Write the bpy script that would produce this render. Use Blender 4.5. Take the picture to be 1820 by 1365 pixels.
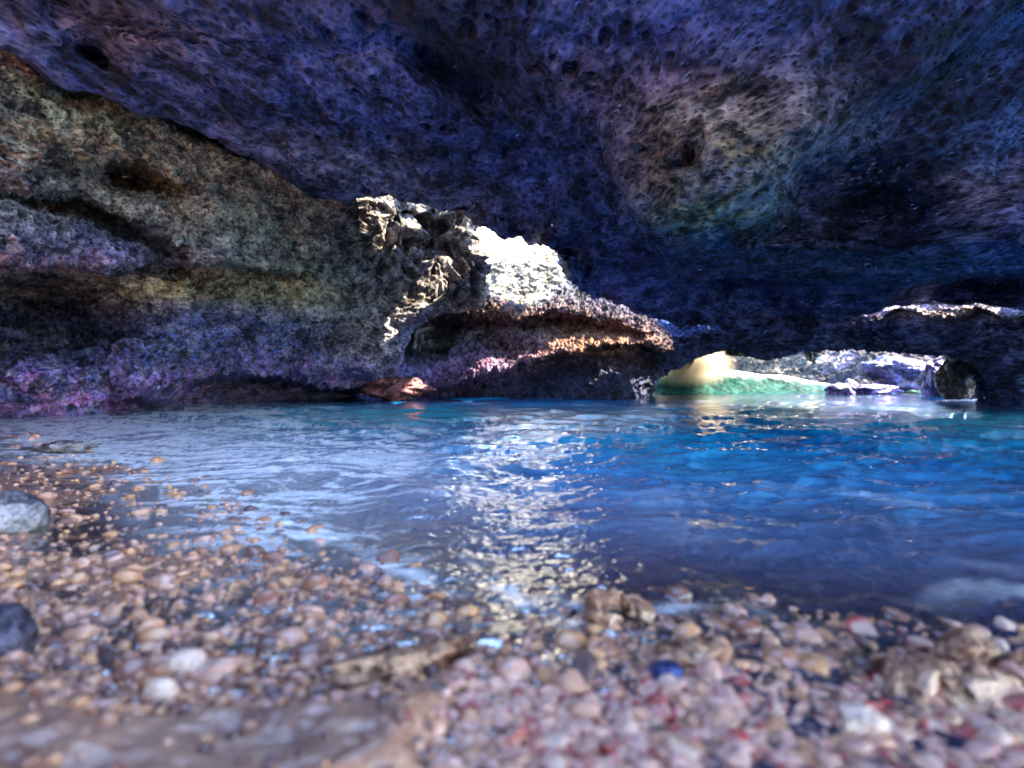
import bpy, math, random
import numpy as np
from mathutils import Vector

for o in list(bpy.data.objects):
    bpy.data.objects.remove(o, do_unlink=True)
scene = bpy.context.scene
R = math.radians

# ------------------------------------------------------------------ camera
CZ = 0.70          # camera height above the still water
F = 1011.0         # focal length in photograph pixels (1820 wide)
HX, HY = 910.0, 665.0
cam_d = bpy.data.cameras.new('camera')
cam_d.sensor_width = 36.0
cam_d.lens = 36.0 * F / 1820.0
cam_d.shift_y = -17.5 / 1820.0
cam_d.clip_start = 0.05
cam_d.clip_end = 6000
cam_d.dof.use_dof = True
cam_d.dof.focus_distance = 6.0
cam_d.dof.aperture_fstop = (cam_d.lens / 1000) / 0.019
cam = bpy.data.objects.new('camera', cam_d)
scene.collection.objects.link(cam)
cam.location = (0, 0, CZ)
cam.rotation_euler = (R(90), 0, 0)
scene.camera = cam

# ------------------------------------------------------------------ sky, sun, exposure
FILL_HOLE = 27.0  # angular radius of the added, unseen roof hole for top light
SUN_AZ, SUN_EL = 78.0, 47.0      # azimuth measured clockwise from +Y (the view axis)
w = bpy.data.worlds.new('World')
scene.world = w
w.use_nodes = True
wn = w.node_tree
bg = wn.nodes['Background']
sky = wn.nodes.new('ShaderNodeTexSky')
sky.sky_type = 'NISHITA'
sky.sun_disc = False
sky.sun_elevation = R(SUN_EL)
sky.sun_rotation = R(SUN_AZ)
sky.air_density = 1.0
sky.dust_density = 0.2
sky.ozone_density = 1.5
wn.links.new(sky.outputs[0], bg.inputs['Color'])
bg.inputs['Strength'].default_value = 0.15
sd = bpy.data.lights.new('sun', 'SUN')
sd.energy = 4.2
sd.angle = R(0.5)
sd.color = (1.0, 0.86, 0.62)
sun = bpy.data.objects.new('sun', sd)
scene.collection.objects.link(sun)
sdir = Vector((math.sin(R(SUN_AZ)) * math.cos(R(SUN_EL)), math.cos(R(SUN_AZ)) * math.cos(R(SUN_EL)), math.sin(R(SUN_EL))))
sun.rotation_euler = sdir.to_track_quat('Z', 'Y').to_euler()

vs = scene.view_settings
vs.view_transform = 'Standard'
vs.look = 'None'
vs.gamma = 1.0
vs.exposure = 3.85
scene.render.engine = 'CYCLES'
cy = scene.cycles
cy.use_denoising = True
try:
    cy.denoiser = 'OPENIMAGEDENOISE'
    cy.denoising_input_passes = 'RGB_ALBEDO_NORMAL'
    cy.denoising_prefilter = 'ACCURATE'
except Exception:
    pass
cy.max_bounces = 6
cy.diffuse_bounces = 4
cy.glossy_bounces = 3
cy.transmission_bounces = 3
cy.transparent_max_bounces = 8
cy.caustics_reflective = False
cy.caustics_refractive = False
cy.sample_clamp_indirect = 6.0

# ------------------------------------------------------------------ numpy noise
rng = np.random.RandomState(7)
_perm = rng.permutation(4096).astype(np.int64)
_g = rng.normal(size=(4096, 3))
_g /= np.linalg.norm(_g, axis=1)[:, None]
_g = _g.astype(np.float32)
_rnd = rng.rand(4096, 3).astype(np.float32)

_perm = _perm.astype(np.int32)
def _hash(i, j, k):
    return _perm[(_perm[(_perm[i & 4095] + j) & 4095] + k) & 4095]

from concurrent.futures import ThreadPoolExecutor
_pool = ThreadPoolExecutor(4)

def perlin(p):
    """gradient noise of an (N,3) array, about -0.7..0.7"""
    shp = p.shape[:-1]
    p = p.reshape(-1, 3)
    out = np.empty(len(p), np.float32)
    CH = 30000
    def work(s):
        q = p[s:s + CH]
        q = q.astype(np.float32)
        fl = np.floor(q)
        i0 = fl.astype(np.int32)
        f = q - fl
        u = f * f * f * (f * (f * 6 - 15) + 10)
        acc = 0
        for dx in (0, 1):
            wx = u[:, 0] if dx else 1 - u[:, 0]
            for dy in (0, 1):
                wy = u[:, 1] if dy else 1 - u[:, 1]
                for dz in (0, 1):
                    wz = u[:, 2] if dz else 1 - u[:, 2]
                    g = _g[_hash(i0[:, 0] + dx, i0[:, 1] + dy, i0[:, 2] + dz)]
                    d = g[:, 0] * (f[:, 0] - dx) + g[:, 1] * (f[:, 1] - dy) + g[:, 2] * (f[:, 2] - dz)
                    acc = acc + wx * wy * wz * d
        out[s:s + CH] = acc
    if len(p) <= CH:
        work(0)
    else:
        list(_pool.map(work, range(0, len(p), CH)))
    return out.reshape(shp)

def fbm(p, freq, octaves=4, gain=0.5, ridged=False, off=0.0):
    a, tot, out = 1.0, 0.0, 0
    for o in range(octaves):
        n = perlin(p * freq + off + o * 17.3)
        if ridged:
            n = 1 - np.abs(n) * 2.6
            n = n * n - 0.45
        out = out + a * n
        tot += a
        a *= gain
        freq *= 2.03
    return out / tot

def worley(p, freq, off=0.0):
    """distance to the nearest feature point and that cell's random value"""
    shp = p.shape[:-1]
    p = (p * freq + off).reshape(-1, 3)
    D = np.empty(len(p), np.float32)
    V = np.empty(len(p), np.float32)
    CH = 30000
    def work(s):
        q = p[s:s + CH]
        q = q.astype(np.float32)
        fl = np.floor(q - 0.5)
        i0 = fl.astype(np.int32)
        f = q - fl
        best = np.full(len(q), 9.0, np.float32)
        val = np.zeros(len(q), np.float32)
        for dx in (0, 1):
            for dy in (0, 1):
                for dz in (0, 1):
                    h = _hash(i0[:, 0] + dx, i0[:, 1] + dy, i0[:, 2] + dz)
                    r = 0.15 + 0.7 * _rnd[h]
                    d = (r[:, 0] + dx - f[:, 0]) ** 2 + (r[:, 1] + dy - f[:, 1]) ** 2 + (r[:, 2] + dz - f[:, 2]) ** 2
                    m = d < best
                    best[m] = d[m]
                    val[m] = _g[h[m], 0]
        D[s:s + CH] = np.sqrt(best)
        V[s:s + CH] = val
    if len(p) <= CH:
        work(0)
    else:
        list(_pool.map(work, range(0, len(p), CH)))
    return D.reshape(shp), V.reshape(shp)

def sstep(a, b, x):
    t = np.clip((x - a) / (b - a), 0, 1)
    return t * t * (3 - 2 * t)

def interp(x, pts):
    pts = sorted(pts)
    return np.interp(x, [p[0] for p in pts], [p[1] for p in pts])

# ------------------------------------------------------------------ mesh helpers
def link(o, parent=None):
    scene.collection.objects.link(o)
    if parent is not None:
        o.parent = parent
    return o

def tag(o, label=None, cat=None, group=None, kind=None):
    if label: o['label'] = label
    if cat: o['category'] = cat
    if group: o['group'] = group
    if kind: o['kind'] = kind
    return o

def raw_mesh(name, V, Fq, mat, attrs=None, smooth=True, parent=None):
    """V (N,3); Fq (M,k) polygons of k corners"""
    V = np.ascontiguousarray(V, np.float32)
    Fq = np.ascontiguousarray(Fq, np.int32)
    me = bpy.data.meshes.new(name)
    k = Fq.shape[1]
    me.vertices.add(len(V))
    me.vertices.foreach_set('co', V.ravel())
    me.loops.add(Fq.size)
    me.loops.foreach_set('vertex_index', Fq.ravel())
    me.polygons.add(len(Fq))
    me.polygons.foreach_set('loop_start', np.arange(0, Fq.size, k, dtype=np.int32))
    try:
        me.polygons.foreach_set('loop_total', np.full(len(Fq), k, np.int32))
    except Exception:
        pass
    me.polygons.foreach_set('use_smooth', np.full(len(Fq), smooth, bool))
    me.update(calc_edges=True)
    for nm, arr in (attrs or {}).items():
        arr = np.asarray(arr, np.float32)
        if arr.ndim == 1 or arr.shape[-1] == 1:
            a = me.attributes.new(nm, 'FLOAT', 'POINT')
            a.data.foreach_set('value', arr.ravel())
        else:
            a = me.attributes.new(nm, 'FLOAT_VECTOR', 'POINT')
            a.data.foreach_set('vector', arr.ravel())
    me.materials.append(mat)
    return link(bpy.data.objects.new(name, me), parent)

def grid_faces(nr, nc, keep=None, flip=False):
    i = np.arange(nr * nc).reshape(nr, nc)
    a, b, c, d = i[:-1, :-1], i[:-1, 1:], i[1:, 1:], i[1:, :-1]
    f = np.stack([a, b, c, d] if not flip else [a, d, c, b], -1).reshape(-1, 4)
    if keep is not None:
        f = f[keep.reshape(-1)]
    return f

def grid_normals(P):
    du = np.gradient(P, axis=1)
    dv = np.gradient(P, axis=0)
    n = np.cross(du, dv)
    l = np.linalg.norm(n, axis=-1, keepdims=True)
    return n / np.maximum(l, 1e-9)

def px2w(px, py, Y):
    return np.stack([(px - HX) / F * Y, Y + 0 * px, CZ + (HY - py) / F * Y], -1)

def w2px(P):
    Y = np.maximum(P[..., 1], 0.05)
    return HX + P[..., 0] / Y * F, HY - (P[..., 2] - CZ) / Y * F

class RBF:
    """smooth interpolation through scattered values"""
    def __init__(self, pts, vals, smooth=0.0):
        self.c = np.asarray(pts, float)
        v = np.asarray(vals, float)
        n = len(v)
        d = np.linalg.norm(self.c[:, None] - self.c[None], axis=-1)
        A = d + np.eye(n) * smooth
        B = np.zeros((n + 1, n + 1))
        B[:n, :n] = A
        B[:n, n] = B[n, :n] = 1
        self.w = np.linalg.solve(B, np.append(v, 0))
    def __call__(self, q):
        shp = q.shape[:-1]
        q = q.reshape(-1, q.shape[-1])
        out = np.empty(len(q))
        def work(a):
            qq = q[a:a + 20000]
            acc = np.full(len(qq), self.w[-1])
            for c, wt in zip(self.c, self.w[:-1]):
                acc += wt * np.sqrt(((qq - c) ** 2).sum(-1))
            out[a:a + 20000] = acc
        list(_pool.map(work, range(0, len(q), 20000)))
        return out.reshape(shp)

def pxdir(px, py):
    v = np.stack([(px - HX) / F, np.ones_like(px * 1.0), (HY - py) / F], -1)
    return v / np.linalg.norm(v, axis=-1, keepdims=True)

def polydist(px, py, line):
    """signed distance in pixels to a polyline, positive below it (larger y)"""
    best = np.full(px.shape, 1e9)
    for (x0, y0), (x1, y1) in zip(line[:-1], line[1:]):
        dx, dy = x1 - x0, y1 - y0
        t = np.clip(((px - x0) * dx + (py - y0) * dy) / (dx * dx + dy * dy), 0, 1)
        d = np.hypot(px - x0 - t * dx, py - y0 - t * dy)
        best = np.minimum(best, d)
    yl = np.interp(px, [p[0] for p in line], [p[1] for p in line])
    return best * np.where(py > yl, 1, -1), best

def ledge(px, py, line, w_, fall):
    """a step that starts at the line and fades out below it; tapers beyond its ends"""
    s, d = polydist(px, py, line)
    x0, x1 = line[0][0], line[-1][0]
    ends = sstep(x0 - 60, x0 + 30, px) * (1 - sstep(x1 - 30, x1 + 60, px))
    return 0.5 * (1 + np.tanh(s / w_)) * np.exp(-np.maximum(s, 0) / fall) * ends

def blob(px, py, cx, cy, rx, ry, ang=0):
    c, s = math.cos(R(ang)), math.sin(R(ang))
    x, y = px - cx, py - cy
    u, v = (x * c + y * s) / rx, (-x * s + y * c) / ry
    return np.exp(-(u * u + v * v))

# ------------------------------------------------------------------ materials
def new_mat(name):
    m = bpy.data.materials.new(name)
    m.use_nodes = True
    nt = m.node_tree
    b = nt.nodes['Principled BSDF']
    return m, nt, b

def N(nt, typ, **kw):
    n = nt.nodes.new(typ)
    for k, v in kw.items():
        if k in ('operation', 'blend_type', 'data_type', 'feature', 'distance', 'noise_dimensions', 'interpolation', 'attribute_name', 'noise_type'):
            setattr(n, k, v)
        else:
            n.inputs[k].default_value = v
    return n

def noise_n(nt, vec, scale, detail=4, rough=0.55, dist=0.0):
    n = nt.nodes.new('ShaderNodeTexNoise')
    n.inputs['Scale'].default_value = scale
    n.inputs['Detail'].default_value = detail
    n.inputs['Roughness'].default_value = rough
    n.inputs['Distortion'].default_value = dist
    if vec is not None:
        nt.links.new(vec, n.inputs['Vector'])
    return n.outputs['Fac']

def ramp(nt, fac, stops, interp_='LINEAR'):
    r = nt.nodes.new('ShaderNodeValToRGB')
    r.color_ramp.interpolation = interp_
    el = r.color_ramp.elements
    while len(el) < len(stops):
        el.new(0.5)
    for e, (p, c) in zip(el, stops):
        e.position = p
        e.color = (c if hasattr(c, '__len__') else (c, c, c)) + (1,) if hasattr(c, '__len__') else (c, c, c, 1)
    nt.links.new(fac, r.inputs['Fac'])
    return r.outputs['Color']

def mix(nt, fac, a, b, mode='MIX'):
    m = nt.nodes.new('ShaderNodeMix')
    m.data_type = 'RGBA'
    m.blend_type = mode
    for inp, v in ((m.inputs[0], fac), (m.inputs[6], a), (m.inputs[7], b)):
        if hasattr(v, 'links') or isinstance(v, bpy.types.NodeSocket):
            nt.links.new(v, inp)
        elif hasattr(v, '__len__'):
            inp.default_value = tuple(v) + (1,)
        else:
            inp.default_value = v
    return m.outputs[2]

def math_n(nt, op, a, b=None, c=None, clamp=False):
    m = nt.nodes.new('ShaderNodeMath')
    m.operation = op
    m.use_clamp = clamp
    for i, v in enumerate((a, b, c)):
        if v is None: continue
        if isinstance(v, bpy.types.NodeSocket):
            nt.links.new(v, m.inputs[i])
        else:
            m.inputs[i].default_value = v
    return m.outputs[0]

def attr(nt, name, out='Fac'):
    a = nt.nodes.new('ShaderNodeAttribute')
    a.attribute_name = name
    return a.outputs[out]

def bump(nt, height, strength, dist, prev=None):
    b = nt.nodes.new('ShaderNodeBump')
    b.inputs['Strength'].default_value = strength
    b.inputs['Distance'].default_value = dist
    nt.links.new(height, b.inputs['Height'])
    if prev is not None:
        nt.links.new(prev, b.inputs['Normal'])
    return b.outputs['Normal']

def rock_material(name, dark, mid, light, wet=0.0, pit=0.5, fine=1.0, stretch=None):
    m, nt, b = new_mat(name)
    tc = nt.nodes.new('ShaderNodeTexCoord')
    P = tc.outputs['Object']
    if stretch:
        mp = nt.nodes.new('ShaderNodeMapping')
        mp.inputs['Scale'].default_value = stretch
        nt.links.new(P, mp.inputs['Vector'])
        P = mp.outputs['Vector']
    n1 = noise_n(nt, P, 0.7, 5, 0.6)
    n2 = noise_n(nt, P, 3.2, 5, 0.6)
    n3 = noise_n(nt, P, 16.0, 4, 0.6)
    n4 = noise_n(nt, P, 60.0, 2, 0.6)
    f = math_n(nt, 'MULTIPLY_ADD', n2, 0.40, math_n(nt, 'MULTIPLY', n1, 0.20))
    f = math_n(nt, 'MULTIPLY_ADD', n3, 0.28, f)
    f = math_n(nt, 'MULTIPLY_ADD', n4, 0.12, f)
    col = ramp(nt, f, [(0.43, dark), (0.50, mid), (0.60, light)])
    # growths that colour the stone: green algae, ochre lichen, purple coralline crust; black is dark tone, mostly painted shade
    brk = ramp(nt, noise_n(nt, P, 6.0, 7, 0.7, 0.5), [(0.34, 0.25), (0.62, 1.0)])
    for an, c in (('green', (0.22, 0.34, 0.12)), ('ochre', (0.92, 0.50, 0.17)), ('blue', (0.06, 0.13, 0.48)), ('purple', (0.44, 0.15, 0.68)),
                  ('pink', (0.30, 0.09, 0.20) if name == 'shelf_rock' else (0.62, 0.16, 0.42)), ('orange', (0.40, 0.17, 0.06) if name == 'shelf_rock' else (0.75, 0.36, 0.12)), ('pale', (0.62, 0.56, 0.58)), ('black', (0.012, 0.012, 0.02))):
        a = attr(nt, an)
        fac = math_n(nt, 'MULTIPLY', a, brk if an != 'black' else 1.0, clamp=True)
        if name == 'roof_rock' and an == 'ochre': c = (0.60, 0.38, 0.14)
        c2 = mix(nt, ramp(nt, f, [(0.43, 0.0), (0.58, 1.0)]), tuple(x * 0.10 for x in c), tuple(min(1, x * 1.7) for x in c))
        col = mix(nt, fac, col, c2)
    nt.links.new(col, b.inputs['Base Color'])
    warp = mix(nt, 0.10, P, N(nt, 'ShaderNodeTexNoise', Scale=3.0).outputs['Color'], 'ADD')
    nrm = bump(nt, n2, 1.0 * fine, 0.14)
    for sc, amp in ((6.0, 0.08), (17.0, 0.035)):
        vor = N(nt, 'ShaderNodeTexVoronoi', Scale=sc)
        nt.links.new(warp, vor.inputs['Vector'])
        pitv = ramp(nt, vor.outputs['Distance'], [(0.10, 0.0), (0.40, 1.0)])
        nrm = bump(nt, pitv, 0.8 * pit, amp, nrm)
        # shade in the pits, painted into the colour
        col = mix(nt, math_n(nt, 'MULTIPLY', math_n(nt, 'SUBTRACT', 1.0, pitv), 0.75 * min(pit, 1)), col, tuple(x * 0.4 for x in dark))
    nrm = bump(nt, n3, 1.0 * fine, 0.045, nrm)
    nt.links.new(col, b.inputs['Base Color'])
    nt.links.new(nrm, b.inputs['Normal'])
    b.inputs['Roughness'].default_value = 0.85 - 0.5 * wet
    b.inputs['Specular IOR Level'].default_value = 0.35
    if wet:
        wa = attr(nt, 'wet')
        rr = math_n(nt, 'MULTIPLY_ADD', wa, -0.55, 0.85)
        nt.links.new(rr, b.inputs['Roughness'])
    return m

M_ROCK = rock_material('cave_rock', (0.02, 0.02, 0.035), (0.26, 0.20, 0.18), (0.90, 0.70, 0.54), wet=0.01, pit=1.0)
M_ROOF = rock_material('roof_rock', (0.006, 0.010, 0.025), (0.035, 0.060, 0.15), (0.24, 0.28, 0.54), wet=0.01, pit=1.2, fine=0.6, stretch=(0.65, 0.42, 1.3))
M_MID = rock_material('shelf_rock', (0.008, 0.008, 0.012), (0.06, 0.045, 0.045), (0.22, 0.16, 0.13), pit=1.0, fine=1.2)
M_CLIFF = rock_material('cream_cliff', (0.40, 0.32, 0.22), (0.72, 0.62, 0.44), (0.88, 0.80, 0.60), pit=0.15, fine=0.5)
M_SEA = rock_material('sea_cliff_rock', (0.012, 0.010, 0.012), (0.10, 0.075, 0.055), (0.34, 0.27, 0.20), pit=1.0, fine=1.2)
M_OUT = rock_material('sunlit_rock', (0.06, 0.05, 0.05), (0.40, 0.33, 0.27), (0.86, 0.76, 0.56), pit=1.0, fine=1.2)

# ------------------------------------------------------------------ CEILING
# lower lip of the ceiling, photograph pixels (left to right), and how far away it is
LIP = [(-900, -250, 6.0), (-400, -60, 6.0), (-100, 48, 6.2), (0, 85, 6.5), (90, 118, 6.9), (180, 150, 7.4), (300, 192, 8.2), (400, 240, 9.3), (470, 283, 10.3),
       (560, 345, 12.0), (640, 352, 12.6), (700, 362, 13.0), (770, 372, 13.6), (830, 386, 14.2), (852, 403, 14.4), (900, 419, 14.6),
       (945, 428, 14.8), (975, 436, 15.0), (1000, 470, 15.2), (1016, 503, 15.3), (1070, 530, 15.6), (1140, 556, 16.0),
       (1200, 578, 16.5), (1300, 588, 16.5), (1400, 590, 16), (1460, 588, 15.3), (1530, 566, 14.2), (1560, 556, 13.8), (1640, 548, 13.0), (1740, 548, 12.0),
       (1820, 556, 11.3), (1950, 552, 10.6), (2300, 560, 9.5), (2900, 560, 8.5)]
lip_th = [math.atan((p[0] - HX) / F) for p in LIP]
lip_ph = [math.atan((HY - p[1]) / F / math.hypot(1, (p[0] - HX) / F)) for p in LIP]
lip_R = [p[2] * math.sqrt(1 + ((p[0] - HX) / F) ** 2 + ((HY - p[1]) / F) ** 2) for p in LIP]
# behind the camera: the cave mouth, a high arch the daylight comes in by
lip_th = [-R(250), -R(215), -R(185), -R(160), -R(130), -R(100), -R(75)] + lip_th + [R(80), R(92), R(110)]
lip_ph = [R(20), R(24), R(22), R(12), R(6), R(5), R(20)] + lip_ph + [R(6), R(8), R(20)]
lip_R = [6.5, 5.8, 5.8, 6.8, 8.0, 8.2, 7.5] + lip_R + [10.0, 8.5, 6.8]

cpx = [  # px, py, Y on the ceiling sheet
    (0, 0, 6.0), (300, 0, 5.6), (700, 0, 5.6), (910, 0, 5.7), (1200, 0, 5.6), (1500, 0, 5.2), (1820, 0, 5.4),
    (200, 80, 6.6), (450, 130, 7.2), (700, 150, 7.4), (910, 150, 7.3), (1150, 150, 6.9), (1400, 150, 6.0), (1600, 150, 6.2), (1820, 150, 6.6),
    (600, 260, 9.6), (800, 280, 9.9), (1000, 300, 9.8), (1200, 300, 8.6), (1380, 300, 7.6), (1500, 300, 8.0), (1820, 300, 7.6),
    (900, 380, 13.2), (1050, 420, 12.5), (1200, 430, 11.0), (1340, 420, 9.6), (1450, 420, 9.2), (1650, 420, 8.6), (1820, 420, 8.0),
    (1150, 500, 14.5), (1300, 500, 13.5), (1500, 500, 12.0), (1700, 500, 10.6), (1820, 500, 10.0), (910, -400, 4.3), (0, -400, 4.5), (1820, -400, 4.5)]
pts, vals = [], []
for (x, y, Y) in cpx:
    d = pxdir(np.array(float(x)), np.array(float(y)))
    pts.append(d); vals.append(math.log(Y / d[1]))
for t, p, r in zip(lip_th, lip_ph, lip_R):
    pts.append(np.array([math.sin(t) * math.cos(p), math.cos(t) * math.cos(p), math.sin(p)])); vals.append(math.log(r))
pts.append(np.array([0, 0, 1.0])); vals.append(math.log(4.0))
ceil_rbf = RBF(pts[:], vals[:], 0.02)

def fov_axis(lo, hi, n_in, n_out):
    """azimuth samples, dense inside the field of view"""
    a = np.linspace(-R(46), R(46), n_in)
    left = np.linspace(lo, -R(46), n_out, endpoint=False) if lo < -R(46) else np.array([])
    right = np.linspace(R(46), hi, n_out + 1)[1:] if hi > R(46) else np.array([])
    a = a[(a >= lo) & (a <= hi)]
    return np.concatenate([left, a, right])

def build_ceiling():
    th = fov_axis(-R(250), R(110), 1000, 110)
    nc = len(th)
    nr, nrim = 560, 40
    ph_l = np.interp(th, lip_th, lip_ph)
    ph_l = ph_l + 0.003 * fbm(np.stack([th * 30, th * 0, th * 0], -1), 1, 3) * 1.5
    t = np.concatenate([np.linspace(0, 0.35, 110, endpoint=False), np.linspace(0.35, 1, nr - 110)])[:, None]
    ph = R(89.5) * (1 - t) + ph_l[None] * t
    TH = np.broadcast_to(th[None], ph.shape)
    D = np.stack([np.sin(TH) * np.cos(ph), np.cos(TH) * np.cos(ph), np.sin(ph)], -1)
    Rr = np.exp(ceil_rbf(D))
    Y = np.maximum(D[..., 1], 1e-3)
    px = np.where(D[..., 1] > 0.05, HX + D[..., 0] / Y * F, -9999)
    py = np.where(D[..., 1] > 0.05, HY - D[..., 2] / Y * F, -9999)
    # big forms seen in the roof
    k = 0
    k = k + 0.13 * ledge(px, py, [(1150, 230), (1250, 205), (1380, 180), (1480, 150), (1560, 60)], 16, 200) * 0
    s, d = polydist(px, py, [(1100, 640), (1330, 440), (1370, 400), (1400, 330), (1480, 250), (1560, 170), (1700, 90), (1900, -20)])
    k = k + 0.11 * 0.5 * (1 + np.tanh(s / 22)) * np.exp(-np.maximum(s, 0) / 170) * sstep(1250, 1380, px)
    k = k - 0.07 * ledge(px, py, [(1340, 432), (1450, 428), (1600, 432), (1700, 424), (1900, 412)], 7, 60)
    k = k + 0.10 * ledge(px, py, [(1180, 470), (1330, 505), (1450, 500), (1600, 492), (1700, 495), (1900, 490)], 14, 60)
    k = k - 0.10 * blob(px, py, 1250, 300, 130, 110) - 0.06 * blob(px, py, 1450, 230, 70, 60) - 0.05 * blob(px, py, 1180, 390, 90, 60)
    k = k + 0.07 * blob(px, py, 1235, 275, 22, 34) + 0.06 * blob(px, py, 1420, 320, 34, 40)
    k = k + 0.10 * blob(px, py, 800, 120, 150, 45, 40) + 0.06 * blob(px, py, 170, 95, 40, 22, 20) - 0.05 * blob(px, py, 330, 100, 150, 40, 15)
    k = k + 0.09 * blob(px, py, 1730, 500, 80, 26, -12) + 0.06 * blob(px, py, 1550, 380, 120, 40)
    k = k + 0.05 * ledge(px, py, [(100, -10), (250, 20), (420, 60), (560, 75), (700, 60)], 12, 60)
    Rr = Rr * np.exp(1.7 * k)
    P = D * Rr[..., None]
    P[..., 2] += CZ
    # a rim that rolls outwards and up gives the roof its thickness
    out = np.stack([np.sin(th), np.cos(th), 0 * th], -1)
    rim = []
    for j in range(1, nrim + 1):
        a = j / nrim
        thin = sstep(math.atan((540 - HX) / F), math.atan((640 - HX) / F), th) * (1 - sstep(R(41.5), R(44), th))
        o_ = (2.6 - 2.1 * thin) * a
        u_ = 0.1 * a + (1.9 - 1.4 * thin) * a * a
        rim.append(P[-1] + out * o_[:, None] + np.array([0, 0, 1.0]) * u_[:, None])
    P = np.concatenate([P, np.stack(rim)], 0)
    px = np.concatenate([px, np.repeat(px[-1:], nrim, 0)], 0)
    py = np.concatenate([py, np.repeat(py[-1:], nrim, 0)], 0)
    n = grid_normals(P)
    toc = np.array([0, 0, CZ]) - P
    n[:P.shape[0] - nrim] *= np.sign((n * toc).sum(-1))[:P.shape[0] - nrim, :, None]
    n[P.shape[0] - nrim:] *= np.sign((n[P.shape[0] - nrim:] * (np.array([0, 0, -1.0]) + out)).sum(-1))[..., None]
    lipfade = np.ones(P.shape[0]); 
    infront = sstep(-200, 0, px) * sstep(-500, -100, py)
    S = P * np.array([1.0, 0.75, 1.3])
    h = 0.55 * fbm(S, 0.42, 3, 0.5) + 0.34 * fbm(S * np.array([1, 0.7, 1.4]), 1.1, 4, 0.55)
    h = h + 0.16 * fbm(P * np.array([0.8, 0.5, 1.4]), 2.6, 3, 0.5, off=2.2)
    h = h + 0.03 * fbm(P * np.array([0.7, 0.45, 1.2]), 9.0, 1, 0.5)
    # holes worn in the stone
    Dw, Vw = worley(P * np.array([0.9, 0.42, 0.9]) + 0.15 * fbm(P, 2.0, 2)[..., None], 2.9)
    holes = np.clip(1 - Dw / 0.33, 0, 1) ** 0.7 * (Vw > -0.1)
    zone = np.clip(blob(px, py, 830, 260, 380, 220) * 1.3 + blob(px, py, 900, 90, 200, 110) + 0.25, 0, 1)
    h = h - 0.24 * holes * zone
    D2, V2 = worley(P * np.array([0.8, 0.45, 1.0]), 7.0, 5.5)
    h = h - 0.075 * np.clip(1 - D2 / 0.42, 0, 1) ** 0.7 * (V2 > 0.0) * (0.5 + zone)
    pit2 = np.clip(1 - D2 / 0.42, 0, 1) * (V2 > 0.0)
    P = P + n * h[..., None]
    at = {}
    mot = fbm(P, 0.9, 4, 0.6)
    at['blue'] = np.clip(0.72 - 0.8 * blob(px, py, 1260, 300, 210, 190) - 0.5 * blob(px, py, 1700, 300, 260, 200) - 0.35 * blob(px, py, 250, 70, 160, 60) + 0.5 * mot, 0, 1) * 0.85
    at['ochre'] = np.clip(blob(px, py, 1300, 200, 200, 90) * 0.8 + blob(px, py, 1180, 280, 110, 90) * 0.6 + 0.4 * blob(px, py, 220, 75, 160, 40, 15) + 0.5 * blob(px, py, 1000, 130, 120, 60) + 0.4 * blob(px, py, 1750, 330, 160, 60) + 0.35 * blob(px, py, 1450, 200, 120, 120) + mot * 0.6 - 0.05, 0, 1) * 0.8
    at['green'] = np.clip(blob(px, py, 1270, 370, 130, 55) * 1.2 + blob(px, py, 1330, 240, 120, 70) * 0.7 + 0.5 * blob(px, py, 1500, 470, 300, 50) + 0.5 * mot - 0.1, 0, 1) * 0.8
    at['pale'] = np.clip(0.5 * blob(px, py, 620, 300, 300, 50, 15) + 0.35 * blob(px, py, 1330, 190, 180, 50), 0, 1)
    at['black'] = np.clip(holes * zone * 0.8 + 0.6 * pit2 + np.clip(0.9 * fbm(P, 1.7, 5, 0.65, off=91) - 0.05, 0, 0.5) + 0.9 * blob(px, py, 820, 90, 170, 70, 35) + 0.5 * blob(px, py, 1560, 330, 160, 70, -25) + 0.6 * blob(px, py, 100, -20, 200, 60) + 0.8 * blob(px, py, 1650, 120, 260, 130) + 0.5 * blob(px, py, 500, -20, 500, 60), 0, 0.9)  # holes and dark zones have shade painted into the colour
    nrt, nct = P.shape[:2]
    # an added hole in the roof, out of view, lighting beach and wash from above
    hd = np.array([math.sin(R(-22)) * math.cos(R(63)), math.cos(R(-22)) * math.cos(R(63)), math.sin(R(63))])
    dd = P - np.array([0, 0, CZ]); dd = dd / np.linalg.norm(dd, axis=-1, keepdims=True)
    ang = np.arccos(np.clip((dd * hd).sum(-1), -1, 1)) + 0.10 * fbm(P, 0.9, 3)
    keep = ang[:-1, :-1] > R(FILL_HOLE)
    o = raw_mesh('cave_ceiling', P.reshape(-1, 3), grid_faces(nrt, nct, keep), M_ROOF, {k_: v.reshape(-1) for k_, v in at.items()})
    return tag(o, kind='structure')
build_ceiling()

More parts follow.
